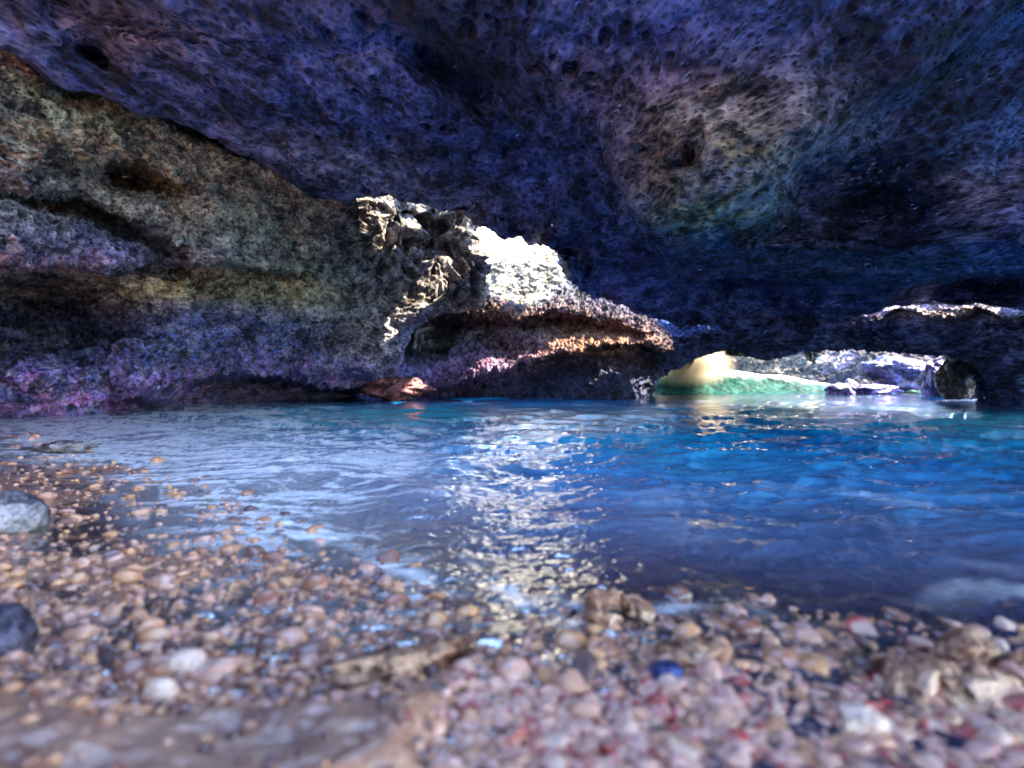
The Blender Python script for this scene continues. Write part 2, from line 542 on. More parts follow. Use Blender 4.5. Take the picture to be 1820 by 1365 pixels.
# ------------------------------------------------------------------ LEFT WALL
WR = [(-60, 560), (60, 600), (200, 640), (345, 800), (380, 832), (395, 828), (430, 829), (455, 838), (480, 846), (500, 848), (515, 852), (528, 850), (534, 800),
      (541, 774), (552, 762), (568, 748), (585, 737), (600, 727), (620, 713), (640, 704), (655, 703), (664, 698), (672, 684), (684, 664), (694, 640), (704, 610), (712, 560), (740, 480), (900, 480)]
wpx = [(0, -150, 6.4), (300, -50, 8.0), (0, 60, 6.9), (0, 200, 6.5), (0, 330, 6.6), (0, 450, 6.4), (0, 500, 7.6), (0, 600, 8.6), (0, 660, 8.8), (0, 700, 9.0), (0, 745, 9.3), (0, 900, 9.6),
       (200, 120, 8.4), (200, 250, 7.8), (200, 350, 8.0), (200, 460, 7.7), (200, 520, 9.0), (200, 600, 10.2), (200, 650, 9.9), (200, 735, 10.1), (200, 900, 10.3),
       (400, 200, 10.6), (400, 300, 9.9), (400, 400, 9.6), (400, 470, 9.4), (400, 540, 10.4), (400, 620, 11.4), (400, 660, 11.4), (400, 720, 13.2), (400, 900, 13.4),
       (580, 300, 12.8), (560, 360, 12.2), (560, 430, 11.6), (560, 500, 11.5), (560, 600, 12.3), (560, 670, 12.8), (560, 715, 15.5), (560, 900, 15.8),
       (640, 360, 13.9), (620, 440, 13.1), (700, 370, 14.6), (700, 450, 14.2), (680, 520, 13.6), (680, 600, 13.2), (660, 660, 13.8), (660, 710, 17.0), (660, 900, 17.0),
       (830, 380, 16.2), (790, 400, 15.6), (780, 450, 15.3), (830, 500, 15.7), (760, 530, 14.5), (800, 545, 15.5), (730, 580, 14.1)]
pts = [pxdir(np.array(float(a)), np.array(float(b))) for a, b, c in wpx]
vals = [math.log(c / p[1]) for (a, b, c), p in zip(wpx, pts)]
for az, el, r in ((-60, 30, 8.2), (-60, 5, 8.6), (-60, -8, 9.2), (-85, 30, 8.0), (-85, 0, 8.8), (-85, -8, 9), (-115, 30, 7.5), (-115, 0, 8.5), (-130, 0, 9), (-60, -30, 9.5), (-100, -30, 9.0), (-130, 40, 8), (-165, 0, 9), (-165, 35, 8)):
    pts.append(np.array([math.sin(R(az)) * math.cos(R(el)), math.cos(R(az)) * math.cos(R(el)), math.sin(R(el))])); vals.append(math.log(r))
wall_rbf = RBF(pts, vals, 0.01)

def build_left_wall():
    ys = np.linspace(-120, 780, 640)
    # rows are lines of constant slope in elevation/py; columns go from behind-left to the wall's right-hand edge
    xr = interp(ys, WR)
    nc_in, nc_out, nrim = 760, 60, 36
    thr = np.arctan((xr - HX) / F)
    u = np.linspace(0, 1, nc_in)
    th_in = -R(46) * (1 - u)[None] + thr[:, None] * u[None]
    th_out = np.broadcast_to(np.linspace(-R(165), -R(46), nc_out, endpoint=False)[None], (len(ys), nc_out))
    TH = np.concatenate([th_out, th_in], 1)
    # elevation: row's py at the azimuth, held fixed beyond the frame edge
    thc = np.maximum(TH, -R(46))
    PXc = HX + np.tan(thc) * F
    PH = np.arctan((HY - ys[:, None]) / F * np.cos(thc))
    D = np.stack([np.sin(TH) * np.cos(PH), np.cos(TH) * np.cos(PH), np.sin(PH)], -1)
    px = PXc
    py = np.broadcast_to(ys[:, None], px.shape)
    Rr = np.exp(wall_rbf(D))
    k = 0
    k = k + 0.10 * ledge(px, py, [(-80, 478), (60, 470), (160, 474), (300, 472), (420, 476), (520, 486)], 4, 45)
    k = k + 0.13 * ledge(px, py, [(60, 362), (130, 352), (200, 385), (260, 418), (300, 436)], 9, 30)
    k = k + 0.09 * ledge(px, py, [(110, 290), (180, 282), (250, 292), (305, 320)], 7, 55)
    k = k + 0.10 * blob(px, py, 225, 325, 50, 26, 20) + 0.08 * blob(px, py, 40, 365, 80, 26, 8) + 0.06 * blob(px, py, 200, 400, 90, 30, 25)
    k = k + 0.07 * blob(px, py, 330, 195, 130, 30, 28) + 0.05 * blob(px, py, 130, 165, 70, 24, 10)
    k = k + 0.13 * blob(px, py, 60, 560, 150, 60, 5) + 0.10 * ledge(px, py, [(-80, 505), (60, 500), (150, 530), (190, 590)], 10, 60)
    k = k - 0.10 * ledge(px, py, [(-80, 628), (60, 632), (140, 628), (190, 604), (250, 604)], 8, 70)
    k = k + 0.06 * blob(px, py, 385, 650, 40, 24) - 0.05 * blob(px, py, 270, 660, 60, 50) - 0.04 * blob(px, py, 60, 680, 60, 40)
    k = k + 0.10 * ledge(px, py, [(215, 716), (300, 706), (370, 672), (450, 668), (540, 682), (640, 694)], 4, 60)
    k = k + 0.02 * ledge(px, py, [(380, 560), (480, 575), (600, 560), (700, 575)], 14, 50)
    # the honeycombed rock under the lip
    hc = sstep(545, 600, px) * sstep(350, 362, py) * (1 - sstep(440, 520, py - 0.25 * (px - 600)))
    k = k + 0.05 * blob(px, py, 690, 440, 46, 26) + 0.07 * blob(px, py, 762, 440, 22, 50) + 0.05 * blob(px, py, 700, 385, 26, 20) + 0.05 * blob(px, py, 805, 465, 20, 14)
    Rr = Rr * np.exp(1.5 * k)
    P = D * Rr[..., None]
    P[..., 2] += CZ
    # rim turning away from the viewer on the right-hand edge
    rim = []
    for j in range(1, nrim + 1):
        a = j / nrim
        rim.append(P[:, -1] + np.array([-0.2 * a - 1.2 * a * a, 3.2 * a, 0.0]))
    P = np.concatenate([P, np.stack(rim, 1)], 1)
    px = np.concatenate([px, np.repeat(px[:, -1:], nrim, 1)], 1)
    py = np.concatenate([py, np.repeat(py[:, -1:], nrim, 1)], 1)
    hc = np.concatenate([hc, np.repeat(hc[:, -1:], nrim, 1)], 1)
    n = grid_normals(P)
    toc = np.array([0, 0, CZ]) - P + np.array([4.0, 0, 0])
    n *= np.sign((n * toc).sum(-1))[..., None]
    c, s = math.cos(R(-18)), math.sin(R(-18))
    S = P * np.array([1.0, 0.6, 2.0])
    h = 0.42 * fbm(S, 0.6, 3, 0.5) + 0.28 * fbm(S, 1.9, 4, 0.6)
    h = h + 0.14 * fbm(P * np.array([1, 0.8, 2.2]), 3.0, 3, 0.6, ridged=True) + 0.035 * fbm(P, 11.0, 2, 0.5)
    low = sstep(1.6, 0.6, P[..., 2])
    D1, V1 = worley(P, 3.2)
    h = h - 0.16 * np.clip(1 - D1 / 0.45, 0, 1) * (V1 > -0.2) * low
    D2, V2 = worley(P * np.array([1, 1, 0.65]), 3.0, 9.1)
    D3, V3 = worley(P * np.array([1, 0.8, 1.5]), 6.0, 4.4)
    wp = np.clip(1 - D3 / 0.45, 0, 1) ** 0.7 * (V3 > 0.05)
    h = h - 0.09 * wp
    web = np.clip((D2 - 0.32) * 2.4, -0.6, 0.9)
    h = h + hc * (0.42 * web + 0.12 * fbm(P * np.array([1, 1, 0.6]), 6.0, 4, 0.6, ridged=True))
    P = P + n * h[..., None]
    mot = fbm(P * np.array([1, 0.7, 1.5]), 1.0, 4, 0.6)
    z = P[..., 2]
    at = {}
    at['ochre'] = np.clip(blob(px, py, 330, 300, 330, 150, 22) * 0.8 + blob(px, py, 330, 510, 170, 26) * 0.9 + blob(px, py, 640, 580, 90, 60) * 0.5 + 0.25 * blob(px, py, 100, 200, 200, 80) + mot * 0.9, 0, 1) * 0.9
    at['green'] = np.clip(blob(px, py, 440, 450, 170, 70) * 0.7 + blob(px, py, 520, 510, 160, 60) * 0.8 + blob(px, py, 110, 215, 90, 50) * 0.8 + blob(px, py, 330, 440, 40, 30) * 1 + 0.5 * blob(px, py, 500, 570, 200, 40) + mot * 0.7 - 0.1, 0, 1) * 0.75
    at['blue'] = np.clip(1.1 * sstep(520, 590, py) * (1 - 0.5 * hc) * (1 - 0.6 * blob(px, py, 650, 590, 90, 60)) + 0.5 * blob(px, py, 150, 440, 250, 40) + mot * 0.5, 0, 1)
    at['purple'] = np.clip(sstep(1.4, 0.4, z + 0.8 * mot) * np.clip(0.35 + 3.0 * fbm(P, 2.5, 4, 0.65, off=44), 0, 1) * (1 - 0.5 * sstep(640, 700, px)) * 0.9 + 0.3 * blob(px, py, 200, 455, 240, 20), 0, 1)
    at['pink'] = np.clip((blob(px, py, 20, 700, 130, 50) + blob(px, py, 150, 720, 120, 30)) * np.clip(0.1 + 2.6 * fbm(P, 3.0, 4, 0.65, off=45), 0, 1), 0, 0.8)
    at['pale'] = np.clip(0.45 * blob(px, py, 380, 380, 380, 150, 18) * (0.5 + 1.5 * np.abs(mot)) + hc * (0.0 + 0.5 * web) + 0.5 * blob(px, py, 690, 500, 90, 50) + 0.4 * blob(px, py, 680, 600, 40, 60), 0, 1)  # the area lit from the cliff, towards the right edge, is painted paler
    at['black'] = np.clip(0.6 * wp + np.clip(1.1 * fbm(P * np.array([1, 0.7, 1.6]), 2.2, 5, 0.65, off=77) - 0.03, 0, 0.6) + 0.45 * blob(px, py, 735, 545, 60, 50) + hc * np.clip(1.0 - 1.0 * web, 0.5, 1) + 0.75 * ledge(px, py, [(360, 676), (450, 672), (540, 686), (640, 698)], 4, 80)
                          + 0.6 * blob(px, py, 60, 565, 140, 45) + 0.6 * blob(px, py, 230, 320, 60, 26, 20) + 0.45 * blob(px, py, 50, 370, 110, 22, 8), 0, 0.9)  # shade of hollows and undercut painted in; sunlit honeycomb toned down
    at['wet'] = np.clip(sstep(1.4, 0.6, z), 0, 1)
    nrt, nct = P.shape[:2]
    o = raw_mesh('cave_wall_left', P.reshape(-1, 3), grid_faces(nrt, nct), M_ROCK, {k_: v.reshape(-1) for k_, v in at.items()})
    return tag(o, kind='structure')
build_left_wall()

# ------------------------------------------------------------------ generic relief: columns between a top and a bottom outline
def relief(name, x0, x1, top, bot, depth, mat, ncol, nrow, noise, attrs=None, rim_top=(2.0, 0.4), rim_bot=(2.0, 0.3), rim_side=2.0, extra=None, nrim=24, pfun=None):
    """top/bot: outlines [(px,py)]; depth(px,py)->Y. Rims roll back (depth, drop) to give real thickness; sides roll back too."""
    xs = np.linspace(x0, x1, ncol)
    ty, by = interp(xs, top), interp(xs, bot)
    t = np.linspace(0, 1, nrow)[:, None]
    py = ty[None] * (1 - t) + by[None] * t
    px = np.broadcast_to(xs[None], py.shape).copy()
    Y = depth(px, py)
    P = px2w(px, py, Y)
    def addrows(Pr, first, d, v):
        rr = []
        for j in range(1, nrim + 1):
            a = j / nrim
            rd = Pr[:, :2] / np.linalg.norm(Pr[:, :2], axis=1)[:, None]
            rr.append(Pr + np.concatenate([rd * d * a, np.full((len(Pr), 1), v * a * a + 0.25 * v * a)], 1))
        rr = np.stack(rr)
        return rr[::-1] if first else rr
    bt = addrows(P[0], True, rim_top[0], -rim_top[1])
    bb = addrows(P[-1], False, rim_bot[0], rim_bot[1])
    P = np.concatenate([bt, P, bb], 0)
    px = np.concatenate([np.repeat(px[:1], nrim, 0), px, np.repeat(px[-1:], nrim, 0)], 0)
    py = np.concatenate([np.repeat(py[:1], nrim, 0), py, np.repeat(py[-1:], nrim, 0)], 0)
    if rim_side:
        L, Rr_ = [], []
        for j in range(1, nrim + 1):
            a = j / nrim
            L.append(P[:, 0] + np.array([0.6 * rim_side * a * a, rim_side * a, 0]))
            Rr_.append(P[:, -1] + np.array([-0.6 * rim_side * a * a, rim_side * a, 0]))
        P = np.concatenate([np.stack(L[::-1], 1), P, np.stack(Rr_, 1)], 1)
        px = np.concatenate([np.repeat(px[:, :1], nrim, 1), px, np.repeat(px[:, -1:], nrim, 1)], 1)
        py = np.concatenate([np.repeat(py[:, :1], nrim, 1), py, np.repeat(py[:, -1:], nrim, 1)], 1)
    n = -grid_normals(P)
    cen = P.reshape(-1, 3).mean(0) + np.array([0, 1.5, 0])
    if (n[:, :, 1].mean()) > 0:
        n = -n
    h = noise(P, px, py)
    P = P + n * h[..., None]
    at = attrs(P, px, py) if attrs else {}
    o = raw_mesh(name, P.reshape(-1, 3), grid_faces(P.shape[0], P.shape[1]), mat, {k_: np.broadcast_to(v, P.shape[:2]).reshape(-1) for k_, v in at.items()})
    return o

def depth_rbf(cps, feats=None):
    rb = RBF([(a / 400, b / 400) for a, b, c in cps], [c for a, b, c in cps], 0.01)
    def f(px, py):
        Y = rb(np.stack([px / 400, py / 400], -1))
        if feats: Y = Y + feats(px, py)
        return Y
    return f

# ------------------------------------------------------------------ RIGHT WALL (the dark mass over and beside the low opening)
LOWLIP = [(1130, 700), (1160, 690), (1162, 676), (1170, 668), (1190, 658), (1212, 650), (1240, 636), (1275, 626), (1305, 622), (1330, 634), (1365, 640), (1400, 632),
          (1430, 622), (1470, 616), (1520, 619), (1580, 624), (1640, 630), (1690, 634), (1715, 640), (1738, 650), (1750, 668), (1752, 690), (1740, 712), (1744, 730), (1760, 760), (2000, 1000), (2600, 1300)]
def right_noise(P, px, py):
    S = P * np.array([1.0, 0.8, 1.6])
    h = 0.30 * fbm(S, 0.7, 3) + 0.20 * fbm(S, 2.0, 5, 0.6, ridged=True) + 0.06 * fbm(P, 7, 4, 0.6, ridged=True) + 0.02 * fbm(P, 20, 2)
    return h
def right_feats(px, py):
    return 1.6 * ledge(px, py, [(1500, 566), (1600, 560), (1700, 560), (1820, 562), (2000, 570)], 5, 25) * 0 + 0.8 * blob(px, py, 1560, 600, 120, 20)
right_depth = depth_rbf([(1130, 560, 18.5), (1130, 700, 18.5), (1180, 560, 18.5), (1180, 620, 18), (1180, 670, 18.2), (1300, 560, 18), (1300, 600, 17.0), (1300, 630, 17.2), (1450, 530, 18.5), (1450, 560, 16.5),
                         (1450, 590, 15.6), (1450, 615, 16), (1600, 525, 16.5), (1600, 545, 15.2), (1600, 562, 14.0), (1600, 600, 13.8), (1600, 625, 14.3), (1740, 525, 15.0), (1740, 545, 13.6), (1740, 562, 12.5),
                         (1740, 620, 12.3), (1740, 700, 12.6), (1820, 530, 13.8), (1820, 548, 12.7), (1820, 565, 11.8), (1820, 640, 11.2), (1820, 732, 11.0), (2100, 530, 10.8), (2100, 600, 9.8), (2100, 800, 9.4),
                         (2600, 530, 7.6), (2600, 700, 7.2), (2600, 1200, 6.5)], right_feats)
def right_at(P, px, py):
    mot = fbm(P, 1.1, 4, 0.6)
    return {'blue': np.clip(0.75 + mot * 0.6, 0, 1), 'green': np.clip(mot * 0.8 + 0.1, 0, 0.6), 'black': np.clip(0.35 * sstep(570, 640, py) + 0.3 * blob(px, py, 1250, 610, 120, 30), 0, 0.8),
            'orange': np.clip(blob(px, py, 1650, 550, 300, 22), 0, 1) * 0.6, 'pale': np.clip(blob(px, py, 1650, 545, 200, 16), 0, 1) * 0.3, 'wet': 0 * px}
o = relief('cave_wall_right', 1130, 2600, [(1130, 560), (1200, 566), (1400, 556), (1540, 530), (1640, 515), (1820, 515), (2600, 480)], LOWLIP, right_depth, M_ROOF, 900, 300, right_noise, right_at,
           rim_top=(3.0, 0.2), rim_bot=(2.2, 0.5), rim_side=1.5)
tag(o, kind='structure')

# ------------------------------------------------------------------ MIDDLE ROCK between the two openings
lit1 = [(720, 560), (850, 520), (1000, 500), (1060, 520), (1130, 552), (1200, 600)]
def mid_feats(px, py):
    # shelves that rise away from the viewer, overhangs between them
    f = 0
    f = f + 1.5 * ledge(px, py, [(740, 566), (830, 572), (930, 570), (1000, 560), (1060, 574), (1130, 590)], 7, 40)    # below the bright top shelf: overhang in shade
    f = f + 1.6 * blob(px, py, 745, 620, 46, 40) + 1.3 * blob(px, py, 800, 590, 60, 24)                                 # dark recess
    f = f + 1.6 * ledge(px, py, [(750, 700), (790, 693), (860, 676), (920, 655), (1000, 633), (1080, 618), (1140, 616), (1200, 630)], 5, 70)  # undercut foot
    f = f - 0.7 * blob(px, py, 850, 655, 90, 26, -15)
    return f
mid_depth = depth_rbf([(640, 560, 19), (640, 700, 19), (700, 540, 19.5), (700, 600, 19.8), (700, 650, 19.4), (700, 700, 18.6), (780, 530, 18.5), (780, 560, 17.4), (800, 600, 18.6), (800, 640, 18.4), (800, 680, 16.9), (800, 705, 17.2),
                       (900, 500, 21), (900, 530, 19.0), (900, 560, 17.0), (900, 600, 17.6), (900, 625, 18.3), (900, 665, 16.6), (900, 700, 16.6),
                       (1010, 480, 21), (1010, 520, 19.0), (1010, 560, 17.2), (1010, 590, 17.6), (1010, 630, 16.0), (1010, 700, 16.2),
                       (1100, 520, 19.5), (1100, 555, 17.6), (1100, 580, 17.2), (1100, 610, 16.0), (1100, 690, 16.0),
                       (1170, 580, 18.2), (1170, 620, 17.0), (1160, 690, 17.0), (1230, 610, 18.5), (1230, 660, 18.2)], mid_feats)
def mid_noise(P, px, py):
    S = P * np.array([1.0, 0.8, 1.4])
    top = 1 - sstep(560, 600, py)
    h = 0.30 * fbm(S, 0.9, 3) + 0.22 * fbm(S, 2.6, 5, 0.62, ridged=True) + (0.09 + 0.14 * top) * fbm(P, 5.0, 4, 0.65, ridged=True) + 0.03 * fbm(P, 20, 2)
    return h
def mid_at(P, px, py):
    mot = fbm(P, 1.3, 4, 0.6)
    lowr = sstep(640, 690, py)
    return {'ochre': np.clip(0.2 + mot * 0.6 - lowr, 0, 1) * 0.25, 'orange': np.clip(blob(px, py, 1060, 595, 120, 40, 10) + blob(px, py, 870, 560, 70, 14) + 0.5 * blob(px, py, 960, 630, 90, 26, -12), 0, 1),
            'pink': np.clip((blob(px, py, 830, 660, 100, 32, -12) * 1.2 + blob(px, py, 720, 690, 60, 30)) * np.clip(0.6 + 1.5 * mot, 0, 1), 0, 1), 'blue': np.clip(0.6 * sstep(600, 680, py - 0.0 * px) + 0.25 + mot * 0.3, 0, 0.8),
            'pale': np.clip(1 - sstep(515, 545, py), 0, 1) * 0.3, 'black': np.clip(np.clip(fbm(P * np.array([1, 1, 1.8]), 3.0, 4, 0.65, off=3) * 2.5 + 0.3, 0, 0.95) * (1 - sstep(570, 590, py)) * (1 - 0.6 * blob(px, py, 1060, 590, 100, 30, 10)) + blob(px, py, 750, 620, 50, 50) * 0.95 + 0.6 * sstep(0, 14, polydist(px, py, [(600, 712), (750, 704), (790, 697), (860, 680), (920, 659), (1000, 637), (1080, 622), (1140, 620), (1260, 640)])[0]), 0, 0.95), 'wet': sstep(1.2, 0.3, P[..., 2])}  # shade of the recess and undercut foot painted in as black
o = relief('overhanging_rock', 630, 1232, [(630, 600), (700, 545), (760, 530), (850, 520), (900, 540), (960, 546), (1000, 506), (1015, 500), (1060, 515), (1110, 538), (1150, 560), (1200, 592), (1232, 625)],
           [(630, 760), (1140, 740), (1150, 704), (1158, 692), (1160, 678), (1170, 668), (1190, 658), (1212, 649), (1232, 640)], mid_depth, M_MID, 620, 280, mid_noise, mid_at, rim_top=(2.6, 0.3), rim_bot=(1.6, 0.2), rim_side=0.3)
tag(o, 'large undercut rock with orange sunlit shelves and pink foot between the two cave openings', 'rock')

# ------------------------------------------------------------------ SUNLIT CLIFF in the upper opening
def cliff_noise(P, px, py):
    S = P * np.array([1.0, 0.8, 2.0])
    lowr = sstep(420, 500, py)
    D1, V1 = worley(P * np.array([0.8, 1, 1.7]), 1.6, 3.3)
    h = 0.22 * fbm(S, 0.8, 3) + (0.06 + 0.3 * lowr) * fbm(S, 1.5, 3, 0.55, ridged=True) + 0.02 * fbm(P, 9, 2, 0.5)
    cr = np.clip(1 - D1 / 0.35, 0, 1) * (V1 > 0.0)
    return h - (0.25 + 0.45 * lowr) * cr
cliff_depth = depth_rbf([(a, b, 20.2 + 0.018 * (a - 740) + 0.026 * (560 - b)) for a in (740, 860, 980, 1110) for b in (330, 450, 560, 640)])
def cliff_at(P, px, py):
    mot = fbm(P, 1.2, 4, 0.6)
    D1, V1 = worley(P * np.array([0.8, 1, 1.7]), 1.6, 3.3)
    cr = fbm(P * np.array([0.7, 1, 2.4]), 1.8, 5, 0.68, ridged=True)
    lowr = sstep(410, 480, py)
    return {'ochre': 0.0 * px, 'black': np.clip(np.clip((cr - 0.10 + 0.26 * lowr) * 7, 0, 1) * (0.80 + 0.18 * lowr) + sstep(545, 562, py), 0, 0.98)}  # crevice shade and the dark recess lower down painted into the colour
o = relief('sunlit_cliff', 740, 1110, [(740, 340), (830, 352), (900, 385), (980, 400), (1110, 470)], [(740, 620), (1110, 640)], cliff_depth, M_CLIFF, 460, 380, cliff_noise, cliff_at, rim_top=(2.5, 0.4), rim_bot=(1, 0.1), rim_side=2)
tag(o, 'blazing white sunlit cliff face with dark crevices seen through the upper opening', 'cliff')

# ------------------------------------------------------------------ CLIFF outside the low opening
shore_depth = depth_rbf([(1050, 500, 46), (1050, 720, 36), (1200, 560, 42), (1200, 640, 38), (1200, 720, 34), (1330, 520, 40), (1330, 600, 36), (1330, 640, 33), (1330, 720, 30), (1450, 540, 36), (1450, 600, 30), (1450, 650, 27), (1450, 720, 24),
                         (1600, 540, 30), (1600, 620, 26), (1600, 660, 23.5), (1600, 690, 21.5), (1600, 730, 20.5), (1800, 540, 26), (1800, 720, 19)],
                        lambda px, py: 1.2 * np.abs(np.sin((px + 0.8 * py) / 60.0)))
def shore_noise(P, px, py):
    S = P * np.array([0.8, 0.5, 1.4])
    return 0.6 * fbm(S, 0.35, 3) + 0.4 * fbm(S, 1.0, 4, 0.6, ridged=True) + 0.08 * fbm(P, 5, 3)
def shore_at(P, px, py):
    mot = fbm(P, 0.6, 4)
    r = sstep(1400, 1520, px)
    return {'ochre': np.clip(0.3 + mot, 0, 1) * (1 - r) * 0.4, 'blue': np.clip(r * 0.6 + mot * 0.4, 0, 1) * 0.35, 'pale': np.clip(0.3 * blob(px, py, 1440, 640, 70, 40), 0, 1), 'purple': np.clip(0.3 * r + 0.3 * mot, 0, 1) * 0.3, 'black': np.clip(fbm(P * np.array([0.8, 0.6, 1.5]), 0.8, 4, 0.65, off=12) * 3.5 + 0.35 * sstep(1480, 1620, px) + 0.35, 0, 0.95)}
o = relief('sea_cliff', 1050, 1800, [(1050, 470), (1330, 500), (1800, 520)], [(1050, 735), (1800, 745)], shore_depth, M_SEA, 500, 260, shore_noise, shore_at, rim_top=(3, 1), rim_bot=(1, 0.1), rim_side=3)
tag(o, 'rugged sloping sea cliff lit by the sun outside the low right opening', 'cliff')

# ------------------------------------------------------------------ rocks and pebbles
def icosphere(sub):
    import bmesh
    bm = bmesh.new()
    bmesh.ops.create_icosphere(bm, subdivisions=sub, radius=1.0)
    V = np.array([v.co[:] for v in bm.verts], np.float32)
    Fc = np.array([[v.index for v in f.verts] for f in bm.faces], np.int32)
    bm.free()
    return V, Fc
ICO = {k: icosphere(k) for k in (1, 2, 3, 4, 5, 6)}

def rotz(V, a):
    c, s = math.cos(a), math.sin(a)
    return V @ np.array([[c, s, 0], [-s, c, 0], [0, 0, 1]], np.float32)

def rock(name, loc, size, seed, mat, sub=5, rough=0.25, rotation=0.0, facets=0.0, attrs=None, freq=1.3, fine=0.05, parent=None):
    V, Fc = ICO[sub]
    V = V.copy()
    if facets:
        r2 = np.random.RandomState(seed)
        for _ in range(int(9)):
            nrm = r2.normal(size=3); nrm /= np.linalg.norm(nrm)
            dcut = 1 - facets * r2.rand()
            d = V @ nrm
            V = V - nrm * np.maximum(d - dcut, 0)[:, None] * 0.92
    n = V / np.linalg.norm(V, axis=1)[:, None]
    h = rough * fbm(n, freq, 3, 0.5, off=seed * 3.1) * 1.6 + fine * fbm(n, 6.0, 4, 0.6, ridged=True, off=seed)
    V = V + n * h[:, None]
    V = V * np.array(size)
    V = rotz(V.astype(np.float32), rotation)
    at = {}
    if attrs:
        at = {k_: np.full(len(V), v_, np.float32) for k_, v_ in attrs.items()}
    o_ = raw_mesh(name, V, Fc, mat, at, parent=parent)
    o_.location = loc
    return o_

M_WETROCK = rock_material('wet_boulder', (0.02, 0.02, 0.035), (0.09, 0.07, 0.09), (0.30, 0.24, 0.26), wet=1.0, pit=0.4)
M_SLAB = rock_material('wet_slab', (0.16, 0.06, 0.04), (0.62, 0.32, 0.20), (0.90, 0.58, 0.42), wet=1.0, pit=0.8)

def at_px(px, py, Y):
    return tuple(float(v) for v in px2w(np.array(float(px)), np.array(float(py)), Y))

# boulders standing in the low opening
def put(name, px, py, Y, wpx, hpx, seed, label, mat, dy=0.6, **kw):
    s = Y / F
    o_ = rock(name, at_px(px, py, Y), (wpx * s / 2, dy, hpx * s / 2), seed, mat, **kw)
    return tag(o_, label, 'rock')
wetc = {'wet': 1.0, 'blue': 0.75, 'purple': 0.35}
put('boulder', 1493, 696, 19.5, 46, 30, 3, 'dark jagged boulder standing in the water at the right end of the wave', M_WETROCK, rough=0.4, facets=0.5, attrs=wetc)
put('boulder', 1512, 684, 19.9, 22, 22, 4, 'small dark knob of rock on top of the dark jagged boulder by the wave', M_WETROCK, dy=0.25, rough=0.4, facets=0.5, attrs=wetc)
put('boulder', 1560, 693, 20.5, 100, 26, 5, 'long low blue black rock lapped by water in the right opening', M_WETROCK, rough=0.5, facets=0.5, attrs=wetc)
put('boulder', 1590, 664, 21.5, 120, 60, 8, 'glistening blue ribbed rock under the dark roof of the right opening', M_WETROCK, dy=1.0, rough=0.5, facets=0.4, fine=0.16, attrs={'wet': 1.0, 'blue': 0.9, 'purple': 0.2, 'black': 0.55})
put('boulder', 1655, 668, 17.5, 44, 84, 11, 'tall dark rock with a bright vertical sunlit edge in the right opening', M_WETROCK, dy=0.5, rough=0.4, facets=0.6, attrs=wetc)
put('boulder', 1715, 672, 14.6, 86, 92, 12, 'rounded dark rock with orange rimmed edge at the right end of the opening', M_WETROCK, dy=0.6, rough=0.35, facets=0.4, fine=0.1, attrs={'wet': 1.0, 'orange': 0.4, 'black': 0.4})
put('rock', 705, 690, 15.5, 120, 44, 27, 'reddish rock at the water line beside the foot of the left wall', M_MID, dy=0.7, rough=0.4, facets=0.5, fine=0.12, attrs={'pink': 0.7, 'orange': 0.3})
put('rock_spur', 1335, 622, 19.5, 90, 26, 21, 'pale splintered rock spur hanging into the low right opening', M_OUT, dy=0.5, rough=0.8, facets=0.5, fine=0.3, rotation=0.0, attrs={'ochre': 0.5})
put('rock_spur', 1440, 616, 18.6, 26, 56, 23, 'thin crooked stone icicle hanging from the dark lip of the opening', M_OUT, dy=0.2, rough=0.8, facets=0.6, fine=0.3, attrs={'pale': 0.5})

# ------------------------------------------------------------------ BEACH AND SEA BED
SHORE = [(-14.0, 16.0), (-8.0, 8.6), (-5.2, 6.3), (-3.4, 4.8), (-1.9, 3.4), (-1.0, 2.4), (-0.35, 1.8), (0.1, 1.62), (0.5, 1.6), (0.95, 1.42), (1.4, 1.30), (2.4, 1.0), (6.0, -1.0), (30, -6)]
def shore_y(x):
    return np.interp(x, [p[0] for p in SHORE], [p[1] for p in SHORE])
def shore_dist(x, y):
    """signed distance inland (positive = dry beach), along the view"""
    best = np.full(x.shape, 1e9)
    for (x0, y0), (x1, y1) in zip(SHORE[:-1], SHORE[1:]):
        dx, dy = x1 - x0, y1 - y0
        t = np.clip(((x - x0) * dx + (y - y0) * dy) / (dx * dx + dy * dy), 0, 1)
        best = np.minimum(best, np.hypot(x - x0 - t * dx, y - y0 - t * dy))
    return best * np.where(y < shore_y(x), 1, -1)

def bank_mask(x, y):
    pp = np.stack([x, y, 0 * x], -1)
    e = x - np.interp(y, [0.3, 0.85, 1.0, 1.3, 1.6], [-0.50, -0.26, -0.17, -0.08, -0.02]) + 0.16 * fbm(pp, 3.0, 3, off=61)
    return (1 - sstep(-0.07, 0.03, e)) * (1 - sstep(1.12, 1.4, y - 0.12 * x + 0.5 * fbm(pp, 1.8, 3, off=62)))

def ground_h(x, y):
    s = shore_dist(x, y)
    h = np.where(s > 0, 0.006 * s + 0.08 * np.maximum(s - 0.75, 0), 0.05 * s - 0.13 * np.maximum(-s - 0.25, 0))
    h = np.where(s < -3, -0.48 + (s + 3) * 0.35, h)
    h = np.maximum(h, -2.2)
    p = np.stack([x, y, 0 * x], -1)
    h = h + 0.03 * fbm(p, 0.9, 3) + 0.012 * fbm(p, 3.2, 2) - 0.006
    h = np.where(y < -2, np.minimum(h, 0.5), h)
    h = np.where(y < -16, h - 0.35 * (-16 - y), h)
    h = np.maximum(h, -2.5)
    # smooth bank of wet sand in the left foreground, with a cut edge on its right side
    bank = bank_mask(x, y)
    h = h + bank * (0.06 + 0.11 * fbm(p * np.array([1, 2.0, 1]), 2.2, 4, 0.55, off=33))
    return h

